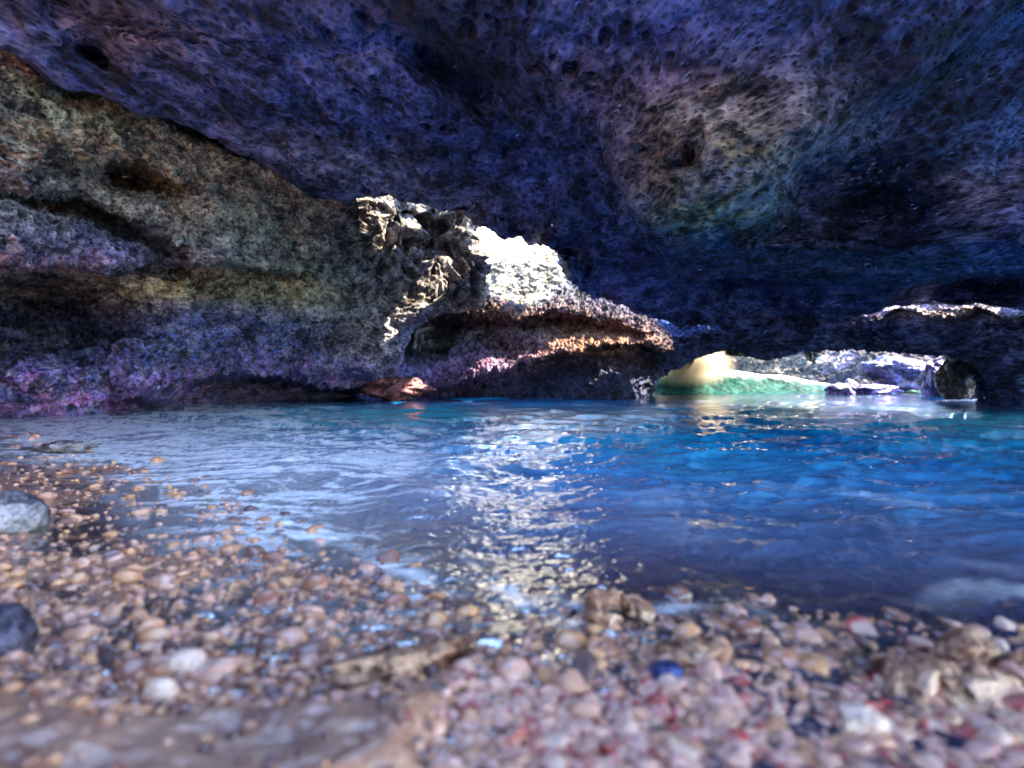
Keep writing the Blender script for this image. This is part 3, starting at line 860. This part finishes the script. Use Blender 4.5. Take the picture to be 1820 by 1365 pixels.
def polar(th, inv):
    r = 1.0 / inv
    TH, RR = np.meshgrid(th, r)
    return np.sin(TH) * RR, np.cos(TH) * RR

def ground_material():
    m, nt, b = new_mat('beach_gravel')
    tc = nt.nodes.new('ShaderNodeTexCoord')
    P = tc.outputs['Object']
    v1 = N(nt, 'ShaderNodeTexVoronoi', Scale=38.0)
    nt.links.new(P, v1.inputs['Vector'])
    v2 = N(nt, 'ShaderNodeTexVoronoi', Scale=110.0)
    nt.links.new(P, v2.inputs['Vector'])
    sep = nt.nodes.new('ShaderNodeSeparateColor')
    nt.links.new(v1.outputs['Color'], sep.inputs[0])
    c1 = ramp(nt, sep.outputs[0], [(0.0, (0.06, 0.025, 0.03)), (0.3, (0.26, 0.11, 0.06)), (0.55, (0.42, 0.20, 0.08)), (0.8, (0.42, 0.24, 0.20)), (1.0, (0.25, 0.05, 0.04))], 'CONSTANT')
    big = noise_n(nt, P, 1.6, 4)
    sand = ramp(nt, noise_n(nt, P, 9.0, 6, 0.6), [(0.3, (0.20, 0.09, 0.07)), (0.7, (0.55, 0.30, 0.20))])
    bank = attr(nt, 'bank')
    col = mix(nt, 0.5, c1, sand)
    col = mix(nt, math_n(nt, 'MULTIPLY', bank, 0.9), col, sand)
    nt.links.new(col, b.inputs['Base Color'])
    inv = math_n(nt, 'SUBTRACT', 1.0, v1.outputs['Distance'])
    inv2 = math_n(nt, 'SUBTRACT', 1.0, v2.outputs['Distance'])
    st = math_n(nt, 'SUBTRACT', 1.0, math_n(nt, 'MULTIPLY', bank, 0.85))
    n1 = bump(nt, math_n(nt, 'MULTIPLY', inv, st), 0.9, 0.012)
    n1 = bump(nt, math_n(nt, 'MULTIPLY', inv2, st), 0.7, 0.004, n1)
    nt.links.new(n1, b.inputs['Normal'])
    b.inputs['Roughness'].default_value = 0.33
    b.inputs['Coat Weight'].default_value = 0.5
    b.inputs['Coat Roughness'].default_value = 0.08
    b.inputs['Coat IOR'].default_value = 1.33
    return m
M_GROUND = ground_material()

def build_ground():
    th = np.concatenate([np.linspace(-R(180), -R(60), 70, endpoint=False), np.linspace(-R(60), R(60), 620), np.linspace(R(60), R(180), 71)[1:]])
    inv = np.concatenate([np.array([30.0, 8.0, 4.0]), np.linspace(3.0, 0.05, 520), np.array([0.04, 0.03, 0.02, 0.012, 0.006, 0.0008])])
    X, Y = polar(th, inv)
    Z = ground_h(X, Y)
    p = np.stack([X, Y, 0 * X], -1)
    bank = bank_mask(X, Y)
    bank = bank * (0.8 + 0.2 * fbm(p, 5, 3))
    near = np.exp(-np.hypot(X, Y) / 12)
    D1, V1 = worley(p, 26.0)
    Z = Z + (1 - 0.9 * bank) * near * (0.012 * (0.6 - D1) * (0.5 + 0.5 * V1) + 0.006 * fbm(p, 30, 2))
    o_ = raw_mesh('beach', np.stack([X, Y, Z], -1).reshape(-1, 3), grid_faces(*X.shape, flip=True), M_GROUND, {'bank': bank.reshape(-1)})
    tag(o_, kind='structure')
build_ground()

# ------------------------------------------------------------------ WATER
def wave_h(X, Y, spacing):
    """height of the water surface above z=0"""
    r = np.hypot(X, Y)
    p = np.stack([X, Y, 0 * X], -1)
    wx = 0.35 * fbm(p, 0.8, 2, off=3.0)
    wy = 0.35 * fbm(p, 0.8, 2, off=11.0)
    q = np.stack([X + wx, Y + wy, 0 * X], -1)
    sh = shore_dist(X, Y)
    sh = np.where(Y < -1, -3.0, sh)
    deep = sstep(0.0, -2.5, sh)
    def lim(wl):          # waves shorter than the mesh can hold fade out
        return np.clip(wl / (spacing * 3.0) - 0.6, 0, 1)
    h = 0.05 * deep * fbm(q * np.array([0.7, 1.25, 1]), 0.55, 2)
    h = h + 0.115 * (0.12 + 0.88 * deep) * fbm(q * np.array([0.75, 1.3, 1]), 1.25, 2, off=5) * lim(0.8)
    h = h + 0.036 * (0.15 + 0.85 * deep) * fbm(q * np.array([0.7, 1.3, 1]), 3.0, 2, 0.5, ridged=True, off=8) * lim(0.33)
    h = h + 0.026 * (0.5 + 0.5 * deep) * fbm(q * np.array([0.8, 1.2, 1]), 8.0, 2, 0.5, off=2) * lim(0.12)
    h = h + 0.009 * fbm(q, 20.0, 2, 0.5, off=4) * lim(0.05)
    # the small wave running up the beach
    s2 = sh + 0.9 + 0.25 * fbm(p, 0.9, 2, off=20)
    h = h + 0.035 * np.exp(-(s2 / 0.28) ** 2) * sstep(-4.0, -1.0, X) * (1 - sstep(0.6, 1.6, X))
    return h, sh

def build_water():
    th = np.concatenate([np.linspace(-R(180), -R(60), 60, endpoint=False), np.linspace(-R(60), R(60), 1050), np.linspace(R(60), R(180), 61)[1:]])
    inv = np.concatenate([np.linspace(1.6, 0.05, 820), np.linspace(0.05, 0.0005, 60)[1:]])
    X, Y = polar(th, inv)
    r = np.hypot(X, Y)
    spacing = np.maximum(r * np.gradient(th)[None], np.abs(np.gradient(r, axis=0)) * 0.5)
    h, sh = wave_h(X, Y, spacing)
    # swell that steepens in the low opening
    G = ground_h(X, Y)
    depth = np.maximum(h - G, 0)
    p = np.stack([X, Y, 0 * X], -1)
    w1 = fbm(p, 0.8, 2, off=3.0)
    q = np.stack([X + 1.1 * w1, Y + 0.9 * fbm(p, 0.9, 2, off=31), 0 * X], -1)
    px, py = w2px(np.stack([X, Y, h], -1))
    streak = 1.3 * fbm(q * np.array([0.5, 2.2, 1]), 1.7, 5, 0.7, ridged=True, off=7)
    fine = fbm(q * np.array([0.8, 2.0, 1]), 6.0, 4, 0.65, off=9)
    # foam where the swash breaks along the left shore
    zone = sstep(-4.5, -2.2, sh) * sstep(0.6, -0.2, sh) * sstep(0.2, -1.6, X)
    foam = np.clip((streak * 1.3 + fine * 1.3 + 0.15) * 3.2, 0, 1) * zone * 1.0
    foam = foam + 0.34 * zone * sstep(-2.4, -1.0, sh)
    left = sstep(-1.5, -4.5, X) * sstep(-6.5, -3.0, sh) * sstep(3.5, 6.0, Y)
    foam = foam + np.clip(streak * 2.0 + fine * 1.5 + 0.6, 0, 1) * left
    # thin foam patches drifting on the right
    zr = sstep(0.4, 1.2, X) * (1 - sstep(2.6, 4.2, Y)) * sstep(-0.25, -0.6, sh)
    sp = fbm(q * np.array([0.8, 1.6, 1]), 1.6, 2, off=50)
    foam = foam + 0.34 * sstep(0.10, 0.32, sp) * zr
    sp2 = fbm(q * np.array([0.5, 1.6, 1]), 0.9, 3, off=60)
    foam = foam + 0.40 * sstep(0.12, 0.35, sp2 + 0.5 * fine) * sstep(-1.0, -3.0, sh) * (1 - sstep(12, 16, Y))
    foam = foam + 0.75 * np.exp(-((sh + 0.10 + 0.5 * fbm(q, 2.2, 3, off=81)) / 0.05) ** 2) * sstep(1.2, 0.2, X) * np.clip(0.5 + 3 * fine, 0, 1)
    foam = foam * (1 - sstep(13, 15, Y))
    cyan = np.clip(0.5 + 1.3 * fbm(p, 0.45, 3, off=70), 0, 1) * 0.5 + 0.9 * blob(X, Y, -3.2, 9.5, 2.6, 3.0) + 0.7 * blob(X, Y, 8.0, 9.0, 3.5, 2.2)
    teal = np.exp(-np.maximum(Y - 17, 0) * 0) * sstep(17, 21, Y)
    o_ = raw_mesh('water', np.stack([X, Y, h], -1).reshape(-1, 3), grid_faces(*X.shape, flip=True), M_WATER,
                  {'depth': depth.reshape(-1), 'foam': np.clip(foam, 0, 1).reshape(-1), 'cyan': np.clip(cyan * (1 - sstep(12, 14.5, Y)), 0, 1).reshape(-1), 'teal': teal.reshape(-1), 'far': np.clip(sstep(13.5, 16.0, Y) + blob(X, Y, -3.0, 15.5, 2.2, 1.5) + blob(X, Y, 10.0, 11.4, 2.0, 0.9), 0, 1).reshape(-1)})
    tag(o_, kind='structure')

def water_material():
    m, nt, b = new_mat('sea_water')
    out = [n for n in nt.nodes if n.type == 'OUTPUT_MATERIAL'][0]
    tc = nt.nodes.new('ShaderNodeTexCoord')
    P = tc.outputs['Object']
    # body colour of deep, bubbly water
    nz = noise_n(nt, P, 1.4, 5, 0.6, 0.6)
    body = ramp(nt, nz, [(0.30, (0.0, 0.06, 0.26)), (0.62, (0.0, 0.26, 0.66))])
    body = mix(nt, attr(nt, 'cyan'), body, (0.04, 0.56, 0.70))
    body = mix(nt, math_n(nt, 'EXPONENT', math_n(nt, 'MULTIPLY', attr(nt, 'depth'), -3.2)), body, (0.20, 0.14, 0.24))
    body = mix(nt, attr(nt, 'far'), body, (0.0, 0.012, 0.05))  # darker colour here holds back sunlit patches by the rock feet
    body = mix(nt, attr(nt, 'teal'), body, (0.002, 0.014, 0.016))
    nt.links.new(body, b.inputs['Base Color'])
    b.inputs['Roughness'].default_value = 0.04
    b.inputs['IOR'].default_value = 1.333
    n1 = bump(nt, noise_n(nt, P, 14.0, 4, 0.6, 0.4), 0.55, 0.02)
    n1 = bump(nt, noise_n(nt, P, 60.0, 3, 0.6, 0.2), 0.25, 0.004, n1)
    nt.links.new(n1, b.inputs['Normal'])
    # clear shallow water
    tr = N(nt, 'ShaderNodeBsdfTransparent')
    tr.inputs['Color'].default_value = (0.80, 0.88, 0.93, 1)
    gl = nt.nodes.new('ShaderNodeBsdfGlossy')
    gl.inputs['Roughness'].default_value = 0.04
    nt.links.new(n1, gl.inputs['Normal'])
    fr = N(nt, 'ShaderNodeFresnel', IOR=1.333)
    nt.links.new(n1, fr.inputs['Normal'])
    clear = nt.nodes.new('ShaderNodeMixShader')
    nt.links.new(fr.outputs[0], clear.inputs[0])
    nt.links.new(tr.outputs[0], clear.inputs[1])
    nt.links.new(gl.outputs[0], clear.inputs[2])
    d = attr(nt, 'depth')
    opac = math_n(nt, 'SUBTRACT', 1.0, math_n(nt, 'EXPONENT', math_n(nt, 'MULTIPLY', d, -4.5)))
    ms = nt.nodes.new('ShaderNodeMixShader')
    nt.links.new(opac, ms.inputs[0])
    nt.links.new(clear.outputs[0], ms.inputs[1])
    nt.links.new(b.outputs[0], ms.inputs[2])
    fo = nt.nodes.new('ShaderNodeBsdfPrincipled')
    fo.inputs['Base Color'].default_value = (0.97, 0.95, 0.97, 1)
    fo.inputs['Roughness'].default_value = 0.25
    nt.links.new(n1, fo.inputs['Normal'])
    fm = nt.nodes.new('ShaderNodeMixShader')
    fo.inputs['Subsurface Weight'].default_value = 0.0
    ff = math_n(nt, 'MULTIPLY', attr(nt, 'foam'), ramp(nt, noise_n(nt, P, 9.0, 6, 0.65, 1.2), [(0.3, 0.55), (0.6, 1.0)]), clamp=True)
    nt.links.new(ff, fm.inputs[0])
    nt.links.new(ms.outputs[0], fm.inputs[1])
    nt.links.new(fo.outputs[0], fm.inputs[2])
    nt.links.new(fm.outputs[0], out.inputs['Surface'])
    return m
M_WATER = water_material()
build_water()

# the green wave standing in the low opening
def build_wave():
    xs = np.linspace(3.0, 16.5, 560)
    nv = 110
    # crest height along the wave
    crest = interp(xs, [(3.0, 0.2), (4.6, 0.4), (5.4, 0.75), (6.2, 1.0), (7.2, 1.0), (9.0, 0.9), (10.5, 0.75), (11.6, 0.55), (13, 0.25), (16.5, 0.1)])
    v = np.linspace(0, 1, nv)[:, None]
    crest = crest[None] * (1 + 0.05 * np.sin(xs * 3.1))[None]
    prof = np.where(v < 0.5, sstep(0, 0.5, v) ** 1.3, 1 - sstep(0.5, 1.0, v))
    Y = 20.4 + 3.8 * v + 0 * xs[None] - 0.25 * prof * crest
    X = np.broadcast_to(xs[None], Y.shape)
    Z = -0.06 + crest * prof * 0.93
    P = np.stack([X, Y, Z], -1)
    n = fbm(P * np.array([1.0, 1.0, 1.0]), 1.6, 4, 0.6)
    P[..., 2] += 0.10 * n * sstep(0, 0.15, v) * sstep(1, 0.85, v)
    rg = fbm(P * np.array([1, 1, 2.0]), 3.5, 4, 0.6, ridged=True)
    P[..., 1] += 0.05 * rg
    foam = np.clip(sstep(0.33, 0.50, v + 0.30 * n) * 1.0 * sstep(0.12, 0.6, crest) + 0.10 * np.clip(rg, 0, 1), 0, 1) * (1 - 0.75 * sstep(0.52, 0.7, v))
    o_ = raw_mesh('breaking_wave', P.reshape(-1, 3), grid_faces(*Y.shape), M_WAVE, {'foam': foam.reshape(-1)})
    tag(o_, kind='structure')

def wave_material():
    m, nt, b = new_mat('green_wave')
    tc = nt.nodes.new('ShaderNodeTexCoord')
    col = ramp(nt, noise_n(nt, tc.outputs['Object'], 1.6, 6, 0.7, 1.2), [(0.36, (0.0, 0.014, 0.017)), (0.5, (0.0, 0.055, 0.050)), (0.66, (0.04, 0.15, 0.12))])
    col = mix(nt, attr(nt, 'foam'), col, (0.95, 0.86, 0.70))
    nt.links.new(col, b.inputs['Base Color'])
    b.inputs['Roughness'].default_value = 0.6
    b.inputs['Specular IOR Level'].default_value = 0.08
    b.inputs['IOR'].default_value = 1.333
    tl = nt.nodes.new('ShaderNodeBsdfTranslucent')
    nt.links.new(col, tl.inputs['Color'])
    ms = nt.nodes.new('ShaderNodeMixShader')
    ms.inputs[0].default_value = 0.35
    out = [n for n in nt.nodes if n.type == 'OUTPUT_MATERIAL'][0]
    nt.links.new(b.outputs[0], ms.inputs[1])
    nt.links.new(tl.outputs[0], ms.inputs[2])
    nt.links.new(ms.outputs[0], out.inputs['Surface'])
    return m
M_WAVE = wave_material()
build_wave()

# ------------------------------------------------------------------ PEBBLES AND SHELLS
def stone_material(name, ramp_stops, rough=0.25, red=False):
    m, nt, b = new_mat(name)
    tc = nt.nodes.new('ShaderNodeTexCoord')
    oi = attr(nt, 'tint')
    base = ramp(nt, oi, ramp_stops, 'LINEAR')
    n1 = noise_n(nt, tc.outputs['Object'], 60.0, 6, 0.65)
    col = mix(nt, ramp(nt, n1, [(0.35, 0.0), (0.7, 0.55)]), base, tuple(x * 0.45 for x in (0.5, 0.38, 0.36)))
    nt.links.new(col, b.inputs['Base Color'])
    if red:
        e = attr(nt, 'rim')
        k2 = ramp(nt, math_n(nt, 'ADD', e, math_n(nt, 'MULTIPLY', n1, 0.35)), [(0.62, 0.0), (0.80, 1.0)])
        col2 = mix(nt, k2, col, (0.42, 0.035, 0.03))
        nt.links.new(col2, b.inputs['Base Color'])
    nt.links.new(bump(nt, n1, 0.5, 0.004), b.inputs['Normal'])
    b.inputs['Roughness'].default_value = rough
    b.inputs['Coat Weight'].default_value = 0.6
    b.inputs['Coat Roughness'].default_value = 0.06
    b.inputs['Coat IOR'].default_value = 1.33
    return m
M_PEB = stone_material('wet_pebble', [(0.0, (0.06, 0.025, 0.035)), (0.2, (0.32, 0.11, 0.07)), (0.5, (0.80, 0.36, 0.14)), (0.7, (0.72, 0.36, 0.26)), (0.92, (0.84, 0.45, 0.36)), (1.0, (0.45, 0.035, 0.03))])
M_SHELL = stone_material('coralline_shell', [(0.0, (0.70, 0.34, 0.31)), (0.5, (0.86, 0.50, 0.40)), (1.0, (0.95, 0.64, 0.48))], 0.3, red=True)

rs = np.random.RandomState(11)
def pebble_mesh(seed, sub, size, tint, shell=False):
    V, Fc = ICO[sub]
    V = V.copy()
    r2 = np.random.RandomState(seed)
    for _ in range(6):
        nrm = r2.normal(size=3); nrm /= np.linalg.norm(nrm)
        d = V @ nrm
        V = V - nrm * np.maximum(d - (0.5 + 0.4 * r2.rand()), 0)[:, None] * 0.9
    n = V / np.linalg.norm(V, axis=1)[:, None]
    V = V + n * (0.22 * fbm(n, 1.2, 2, off=seed * 1.7))[:, None]
    if shell:      # cupped valve: hollow on top
        rr = np.hypot(V[:, 0], V[:, 1])
        up = V[:, 2] > 0
        V[:, 2] = np.where(up, V[:, 2] * 0.25 + 0.45 * rr ** 2, V[:, 2])
    V = V * np.array(size)
    return V.astype(np.float32), Fc

# prototypes
protos_p, protos_s = [], []
def attr_mesh(name, V, Fc, mat, tint, rim):
    o_ = raw_mesh(name, V, Fc, mat, {'tint': np.full(len(V), tint, np.float32), 'rim': rim})
    me = o_.data
    bpy.data.objects.remove(o_, do_unlink=True)
    return me
for i in range(26):
    V, Fc = pebble_mesh(100 + i, 3, (1.0, 0.75 + 0.2 * rs.rand(), 0.45 + 0.25 * rs.rand()), 0)
    protos_p.append(attr_mesh('pebble', V, Fc, M_PEB, float(rs.rand()), np.zeros(len(V))))
for i in range(14):
    sh = i % 2 == 0
    V, Fc = pebble_mesh(300 + i, 3, (1.0, 0.85, 0.55), 0, shell=sh)
    rim = np.clip(np.hypot(V[:, 0], V[:, 1] / 0.85), 0, 1.2) * (0.50 if sh else 0.30) + 0.10 * rs.rand() + 0.14 + 0.30 * fbm(V, 1.5, 2, off=i * 3.3)
    rim = rim + 0.5 * np.clip(V[:, 0] * math.cos(i) + V[:, 1] * math.sin(i) - 0.55, 0, 1)
    protos_s.append(attr_mesh('shell', V, Fc, M_SHELL, float(rs.rand()), rim))

_gx, _gy = np.linspace(-8, 8, 801), np.linspace(0, 10, 501)
_GX, _GY = np.meshgrid(_gx, _gy)
_GH = ground_h(_GX, _GY)
def gh_fast(x, y):
    u = np.clip((x + 8) / 0.02, 0, 799.999); v = np.clip(y / 0.02, 0, 499.999)
    i, j = u.astype(int), v.astype(int)
    a, b = u - i, v - j
    return (_GH[j, i] * (1 - a) + _GH[j, i + 1] * a) * (1 - b) + (_GH[j + 1, i] * (1 - a) + _GH[j + 1, i + 1] * a) * b
def px_on_ground_v(px, py):
    """where the sight lines through photo pixels meet the beach"""
    dx, dz = (px - HX) / F, (HY - py) / F
    Y = np.full(px.shape, 0.3)
    live = np.ones(px.shape, bool)
    for _ in range(900):
        live &= (CZ + dz * Y > gh_fast(dx * Y, Y)) & (Y < 9)
        if not live.any(): break
        Y = np.where(live, Y * 1.004, Y)
    return dx * Y, Y, gh_fast(dx * Y, Y)
def px_on_ground(px, py):
    x, y, z = px_on_ground_v(np.array([float(px)]), np.array([float(py)]))
    return float(x[0]), float(y[0]), float(z[0])

def rough_place():
    # spots seen by the camera, spread over the lower part of its view
    n = 4000
    PX = rs.uniform(-60, 1880, n)
    PY = np.where(rs.rand(n) < 0.8, rs.uniform(1000, 1500, n), rs.uniform(880, 1100, n))
    X, Y, Z = px_on_ground_v(PX, PY)
    spots = []
    for px, py, x, y, z in zip(PX, PY, X, Y, Z):
        if len(spots) >= 292: break
        zone_shell = px > 760 and py > 1150 + 60 * math.sin(px / 150.0)
        left = px < 820 and py > 1080
        if left and (py > 1130 and rs.rand() < 0.97 or rs.rand() < 0.5): continue
        if py < 1100 and px > 1000 and rs.rand() < 0.9: continue
        size = rs.lognormal(math.log(0.015 if not zone_shell else 0.025), 0.36) * (0.7 + 0.3 * y)
        if all((x - q[0]) ** 2 + (y - q[1]) ** 2 > ((size + q[3]) * 0.72) ** 2 for q in spots):
            spots.append((x, y, z, size, zone_shell and rs.rand() < 0.62, px, py))
    return spots
spots = rough_place()
SH_LAB = 'small wet pink white shell fragment edged with red in the gravel at the bottom'
PB_LAB = 'small wet rounded tan or brown pebble lying in the beach gravel'
for (x, y, z, s, shl, px, py) in spots:
    me = (protos_s if shl else protos_p)[rs.randint(len(protos_s if shl else protos_p))]
    o_ = link(bpy.data.objects.new('shell' if shl else 'pebble', me))
    o_.location = (x, y, z + s * 0.22)
    o_.scale = (s, s, s)
    o_.rotation_euler = (rs.uniform(-0.5, 0.5), rs.uniform(-0.5, 0.5), rs.uniform(0, 6.28))
    if shl: tag(o_, SH_LAB, 'shell', 'shell fragments on the beach')
    else: tag(o_, PB_LAB, 'pebble', 'pebbles on the beach')

# the gravel itself: thousands of small stones nobody could count
def build_gravel():
    V0, F0 = ICO[2]
    parts_v, parts_f, tints = [], [], []
    base = 0
    def scatter(n, ymin, ymax, smin, smax, seed):
        nonlocal base
        r2 = np.random.RandomState(seed)
        iv = r2.uniform(1 / ymax, 1 / ymin, n)
        Y = 1 / iv
        X = Y * r2.uniform(-1.0, 1.0, n)
        sh = shore_dist(X, Y)
        bank = bank_mask(X, Y) > 0.5
        keep = (sh > -0.9) & ~(bank & (r2.rand(n) < 0.97))
        X, Y = X[keep], Y[keep]
        n = len(X)
        Z = ground_h(X, Y)
        S = r2.uniform(smin, smax, n) * (0.78 + 0.22 * Y ** 0.7)
        rot = r2.uniform(0, 6.28, n)
        sc = np.stack([S, S * r2.uniform(0.6, 1, n), S * r2.uniform(0.35, 0.75, n)], -1)
        var = []
        for k in range(30):
            W = V0.astype(float).copy()
            for _ in range(7):
                nrm = r2.normal(size=3); nrm /= np.linalg.norm(nrm)
                W = W - nrm * np.maximum(W @ nrm - (0.45 + 0.45 * r2.rand()), 0)[:, None] * 0.9
            var.append(W * 1.12)
        var = np.stack(var)
        V = var[r2.randint(30, size=n)] * sc[:, None]
        c, s = np.cos(rot), np.sin(rot)
        Vx = V[..., 0] * c[:, None] - V[..., 1] * s[:, None]
        Vy = V[..., 0] * s[:, None] + V[..., 1] * c[:, None]
        V = np.stack([Vx + X[:, None], Vy + Y[:, None], V[..., 2] + (Z + S * 0.15)[:, None]], -1)
        parts_v.append(V.reshape(-1, 3))
        parts_f.append((F0[None] + (np.arange(n) * len(V0))[:, None, None] + base).reshape(-1, 3))
        base += n * len(V0)
        shell_z = (X > -0.15) & (Y < 1.35)
        t = np.where(shell_z, r2.uniform(0.55, 1.04, n), r2.uniform(0.0, 0.8, n))
        tints.append(np.repeat(t, len(V0)))
    scatter(15000, 0.55, 7.5, 0.007, 0.016, 1)
    scatter(6000, 0.55, 7.5, 0.004, 0.008, 3)
    scatter(2600, 0.8, 7.5, 0.014, 0.026, 2)
    scatter(260, 1.3, 7.5, 0.026, 0.045, 4)
    V = np.concatenate(parts_v); Fc = np.concatenate(parts_f); T = np.concatenate(tints)
    o_ = raw_mesh('gravel', V, Fc, M_PEB, {'tint': T, 'rim': 0 * T})
    tag(o_, 'wet tan and purple gravel covering the beach', 'gravel', kind='stuff')
build_gravel()

# larger stones of the foreground
def ground_rock(name, px, py, wpx, hpx, seed, label, mat, cat='rock', flat=0.6, lift=0.0, **kw):
    x, y, z = px_on_ground(px, py)
    s = y / F
    o_ = rock(name, (x, y, z + lift), (wpx * s / 2, wpx * s / 2 * kw.pop('depth', 0.8), hpx * s / 2), seed, mat, **kw)
    return tag(o_, label, cat)
ground_rock('boulder', 15, 940, 130, 90, 31, 'rounded grey boulder on the gravel at the left edge, the upper one', M_WETROCK, lift=0.05, attrs={'wet': 1, 'pale': 0.45})
ground_rock('boulder', 0, 1160, 110, 130, 32, 'dark blue black wet boulder at the left edge, the lower one', M_WETROCK, lift=0.03, attrs={'wet': 1, 'blue': 0.2, 'black': 0.4})
ground_rock('rock', 100, 806, 120, 22, 33, 'low ragged dark rock breaking the white wash on the left', M_WETROCK, lift=0.05, depth=0.35, rough=0.7, facets=0.6, fine=0.4, attrs={'wet': 1, 'pale': 0.5})
ground_rock('rock', 1075, 1105, 76, 100, 41, 'yellow brown wet rock, left of the two at the water edge below centre', M_SLAB, lift=0.008, rough=0.45, fine=0.12, facets=0.3, attrs={'wet': 1})
ground_rock('rock', 1130, 1105, 70, 90, 42, 'yellow brown wet rock, right of the two at the water edge below centre', M_SLAB, lift=0.008, rough=0.45, fine=0.12, facets=0.3, attrs={'wet': 1})
ground_rock('rock', 1222, 1175, 130, 80, 43, 'smooth tan domed stone behind the dark blue pebble', M_SLAB, lift=0.008, rough=0.4, fine=0.12, facets=0.5, attrs={'wet': 1, 'wet': 1})
ground_rock('pebble', 1182, 1200, 62, 30, 44, 'dark navy blue flat pebble lying among pink shells', M_WETROCK, 'pebble', lift=0.012, rough=0.15, attrs={'wet': 1, 'blue': 0.95, 'black': 0.2})
ground_rock('slab', 1600, 1215, 150, 110, 51, 'tan wedge shaped slab rock, leftmost of the slabs at right foreground', M_SLAB, lift=0.012, rough=0.3, fine=0.12, facets=0.8, rotation=0.6, attrs={'wet': 1})
ground_rock('slab', 1690, 1225, 230, 90, 52, 'long tan ridged slab rock running down to the shells at right', M_SLAB, lift=0.015, rough=0.3, fine=0.12, facets=0.8, rotation=-0.6, attrs={'wet': 1})
ground_rock('slab', 1735, 1180, 130, 80, 53, 'squarish tan slab rock with dark right side near the right edge', M_SLAB, lift=0.02, rough=0.25, fine=0.12, facets=0.8, attrs={'wet': 1})
ground_rock('slab', 1815, 1195, 80, 70, 54, 'brown slab rock cut off by the right edge of the view', M_SLAB, lift=0.01, rough=0.25, fine=0.12, facets=0.8, attrs={'wet': 1})
ground_rock('pebble', 330, 1196, 80, 60, 61, 'cream and orange pebble on the smooth wet sand', M_SHELL, 'pebble', rough=0.2, lift=0.01, attrs={'tint': 0.9, 'rim': 0.3})
ground_rock('pebble', 285, 1245, 62, 54, 62, 'round whitish pebble on the smooth wet sand', M_SHELL, 'pebble', rough=0.1, lift=0.012, attrs={'tint': 1.0, 'rim': 0.0})
ground_rock('shell', 1535, 1295, 100, 70, 63, 'large white shell with red rim at the bottom right', M_SHELL, 'shell', rough=0.35, facets=0.4, lift=0.01, attrs={'tint': 1.0, 'rim': 0.2})

# ------------------------------------------------------------------ added haze volume standing in for sun glare over the breaking crest
def glare():
    V, Fc = ICO[4]
    m = bpy.data.materials.new('sun_glare'); m.use_nodes = True
    nt = m.node_tree; nt.nodes.clear()
    out = nt.nodes.new('ShaderNodeOutputMaterial')
    pv = nt.nodes.new('ShaderNodeVolumePrincipled')
    pv.inputs['Color'].default_value = (1.0, 0.80, 0.52, 1)
    tc = nt.nodes.new('ShaderNodeTexCoord')
    ln = nt.nodes.new('ShaderNodeVectorMath'); ln.operation = 'LENGTH'
    nt.links.new(tc.outputs['Object'], ln.inputs[0])
    fall = math_n(nt, 'SUBTRACT', 1.0, ln.outputs['Value'], clamp=True)
    nt.links.new(math_n(nt, 'MULTIPLY', math_n(nt, 'POWER', fall, 3.0), 16.0), pv.inputs['Density'])
    nt.links.new(pv.outputs[0], out.inputs['Volume'])
    o_ = raw_mesh('sun_glare', V, Fc, m)
    o_.location = at_px(1222, 647, 21.2)
    o_.scale = (2.1, 1.2, 1.1)
    tag(o_, 'added haze standing in for sun glare over the left end of the green wave', 'sea spray', kind='stuff')
glare()

# dark strands of seaweed lying over the two yellow rocks
def seaweed():
    import bmesh
    x, y, z = px_on_ground(1100, 1108)
    bm = bmesh.new()
    r3 = np.random.RandomState(5)
    for k in range(5):
        p = np.array([x - 0.065 + 0.028 * k + r3.uniform(-0.01, 0.01), y - 0.02 + r3.uniform(-0.02, 0.01), z + 0.045])
        a = r3.uniform(-0.5, 0.6)
        prev = None
        for j in range(12):
            rad = 0.006 * (1 - j / 13.0) + 0.0015
            t = np.array([math.cos(a), 0.4 * math.sin(a * 2), -0.35 + 0.3 * math.sin(j * 1.1 + k)])
            up = np.array([0, 0.5, 0.87]); sd_ = np.cross(t, up); sd_ /= np.linalg.norm(sd_)
            ring = [bm.verts.new(tuple(p + rad * (math.cos(q) * sd_ * 1.6 + math.sin(q) * up * 0.6))) for q in np.linspace(0, 2 * math.pi, 7)[:-1]]
            if prev:
                for q in range(6):
                    bm.faces.new((prev[q], prev[(q + 1) % 6], ring[(q + 1) % 6], ring[q]))
            prev = ring
            p = p + t * 0.011
            a += r3.uniform(-0.5, 0.5)
    me = bpy.data.meshes.new('seaweed'); bm.to_mesh(me); bm.free()
    me.materials.append(M_WETROCK)
    at_ = me.attributes.new('black', 'FLOAT', 'POINT'); at_.data.foreach_set('value', np.full(len(me.vertices), 0.8, np.float32))
    tag(link(bpy.data.objects.new('seaweed', me)), 'black strands of seaweed draped over the yellow brown rocks at the water edge', 'seaweed')
seaweed()

ground_rock('flat_rock', 700, 1190, 330, 80, 71, 'low flat brown slab of rock left of bottom centre with a dark right side', M_SLAB, lift=0.012, depth=0.42, rotation=0.75, rough=0.25, fine=0.10, facets=0.6, attrs={'wet': 1, 'black': 0.25})
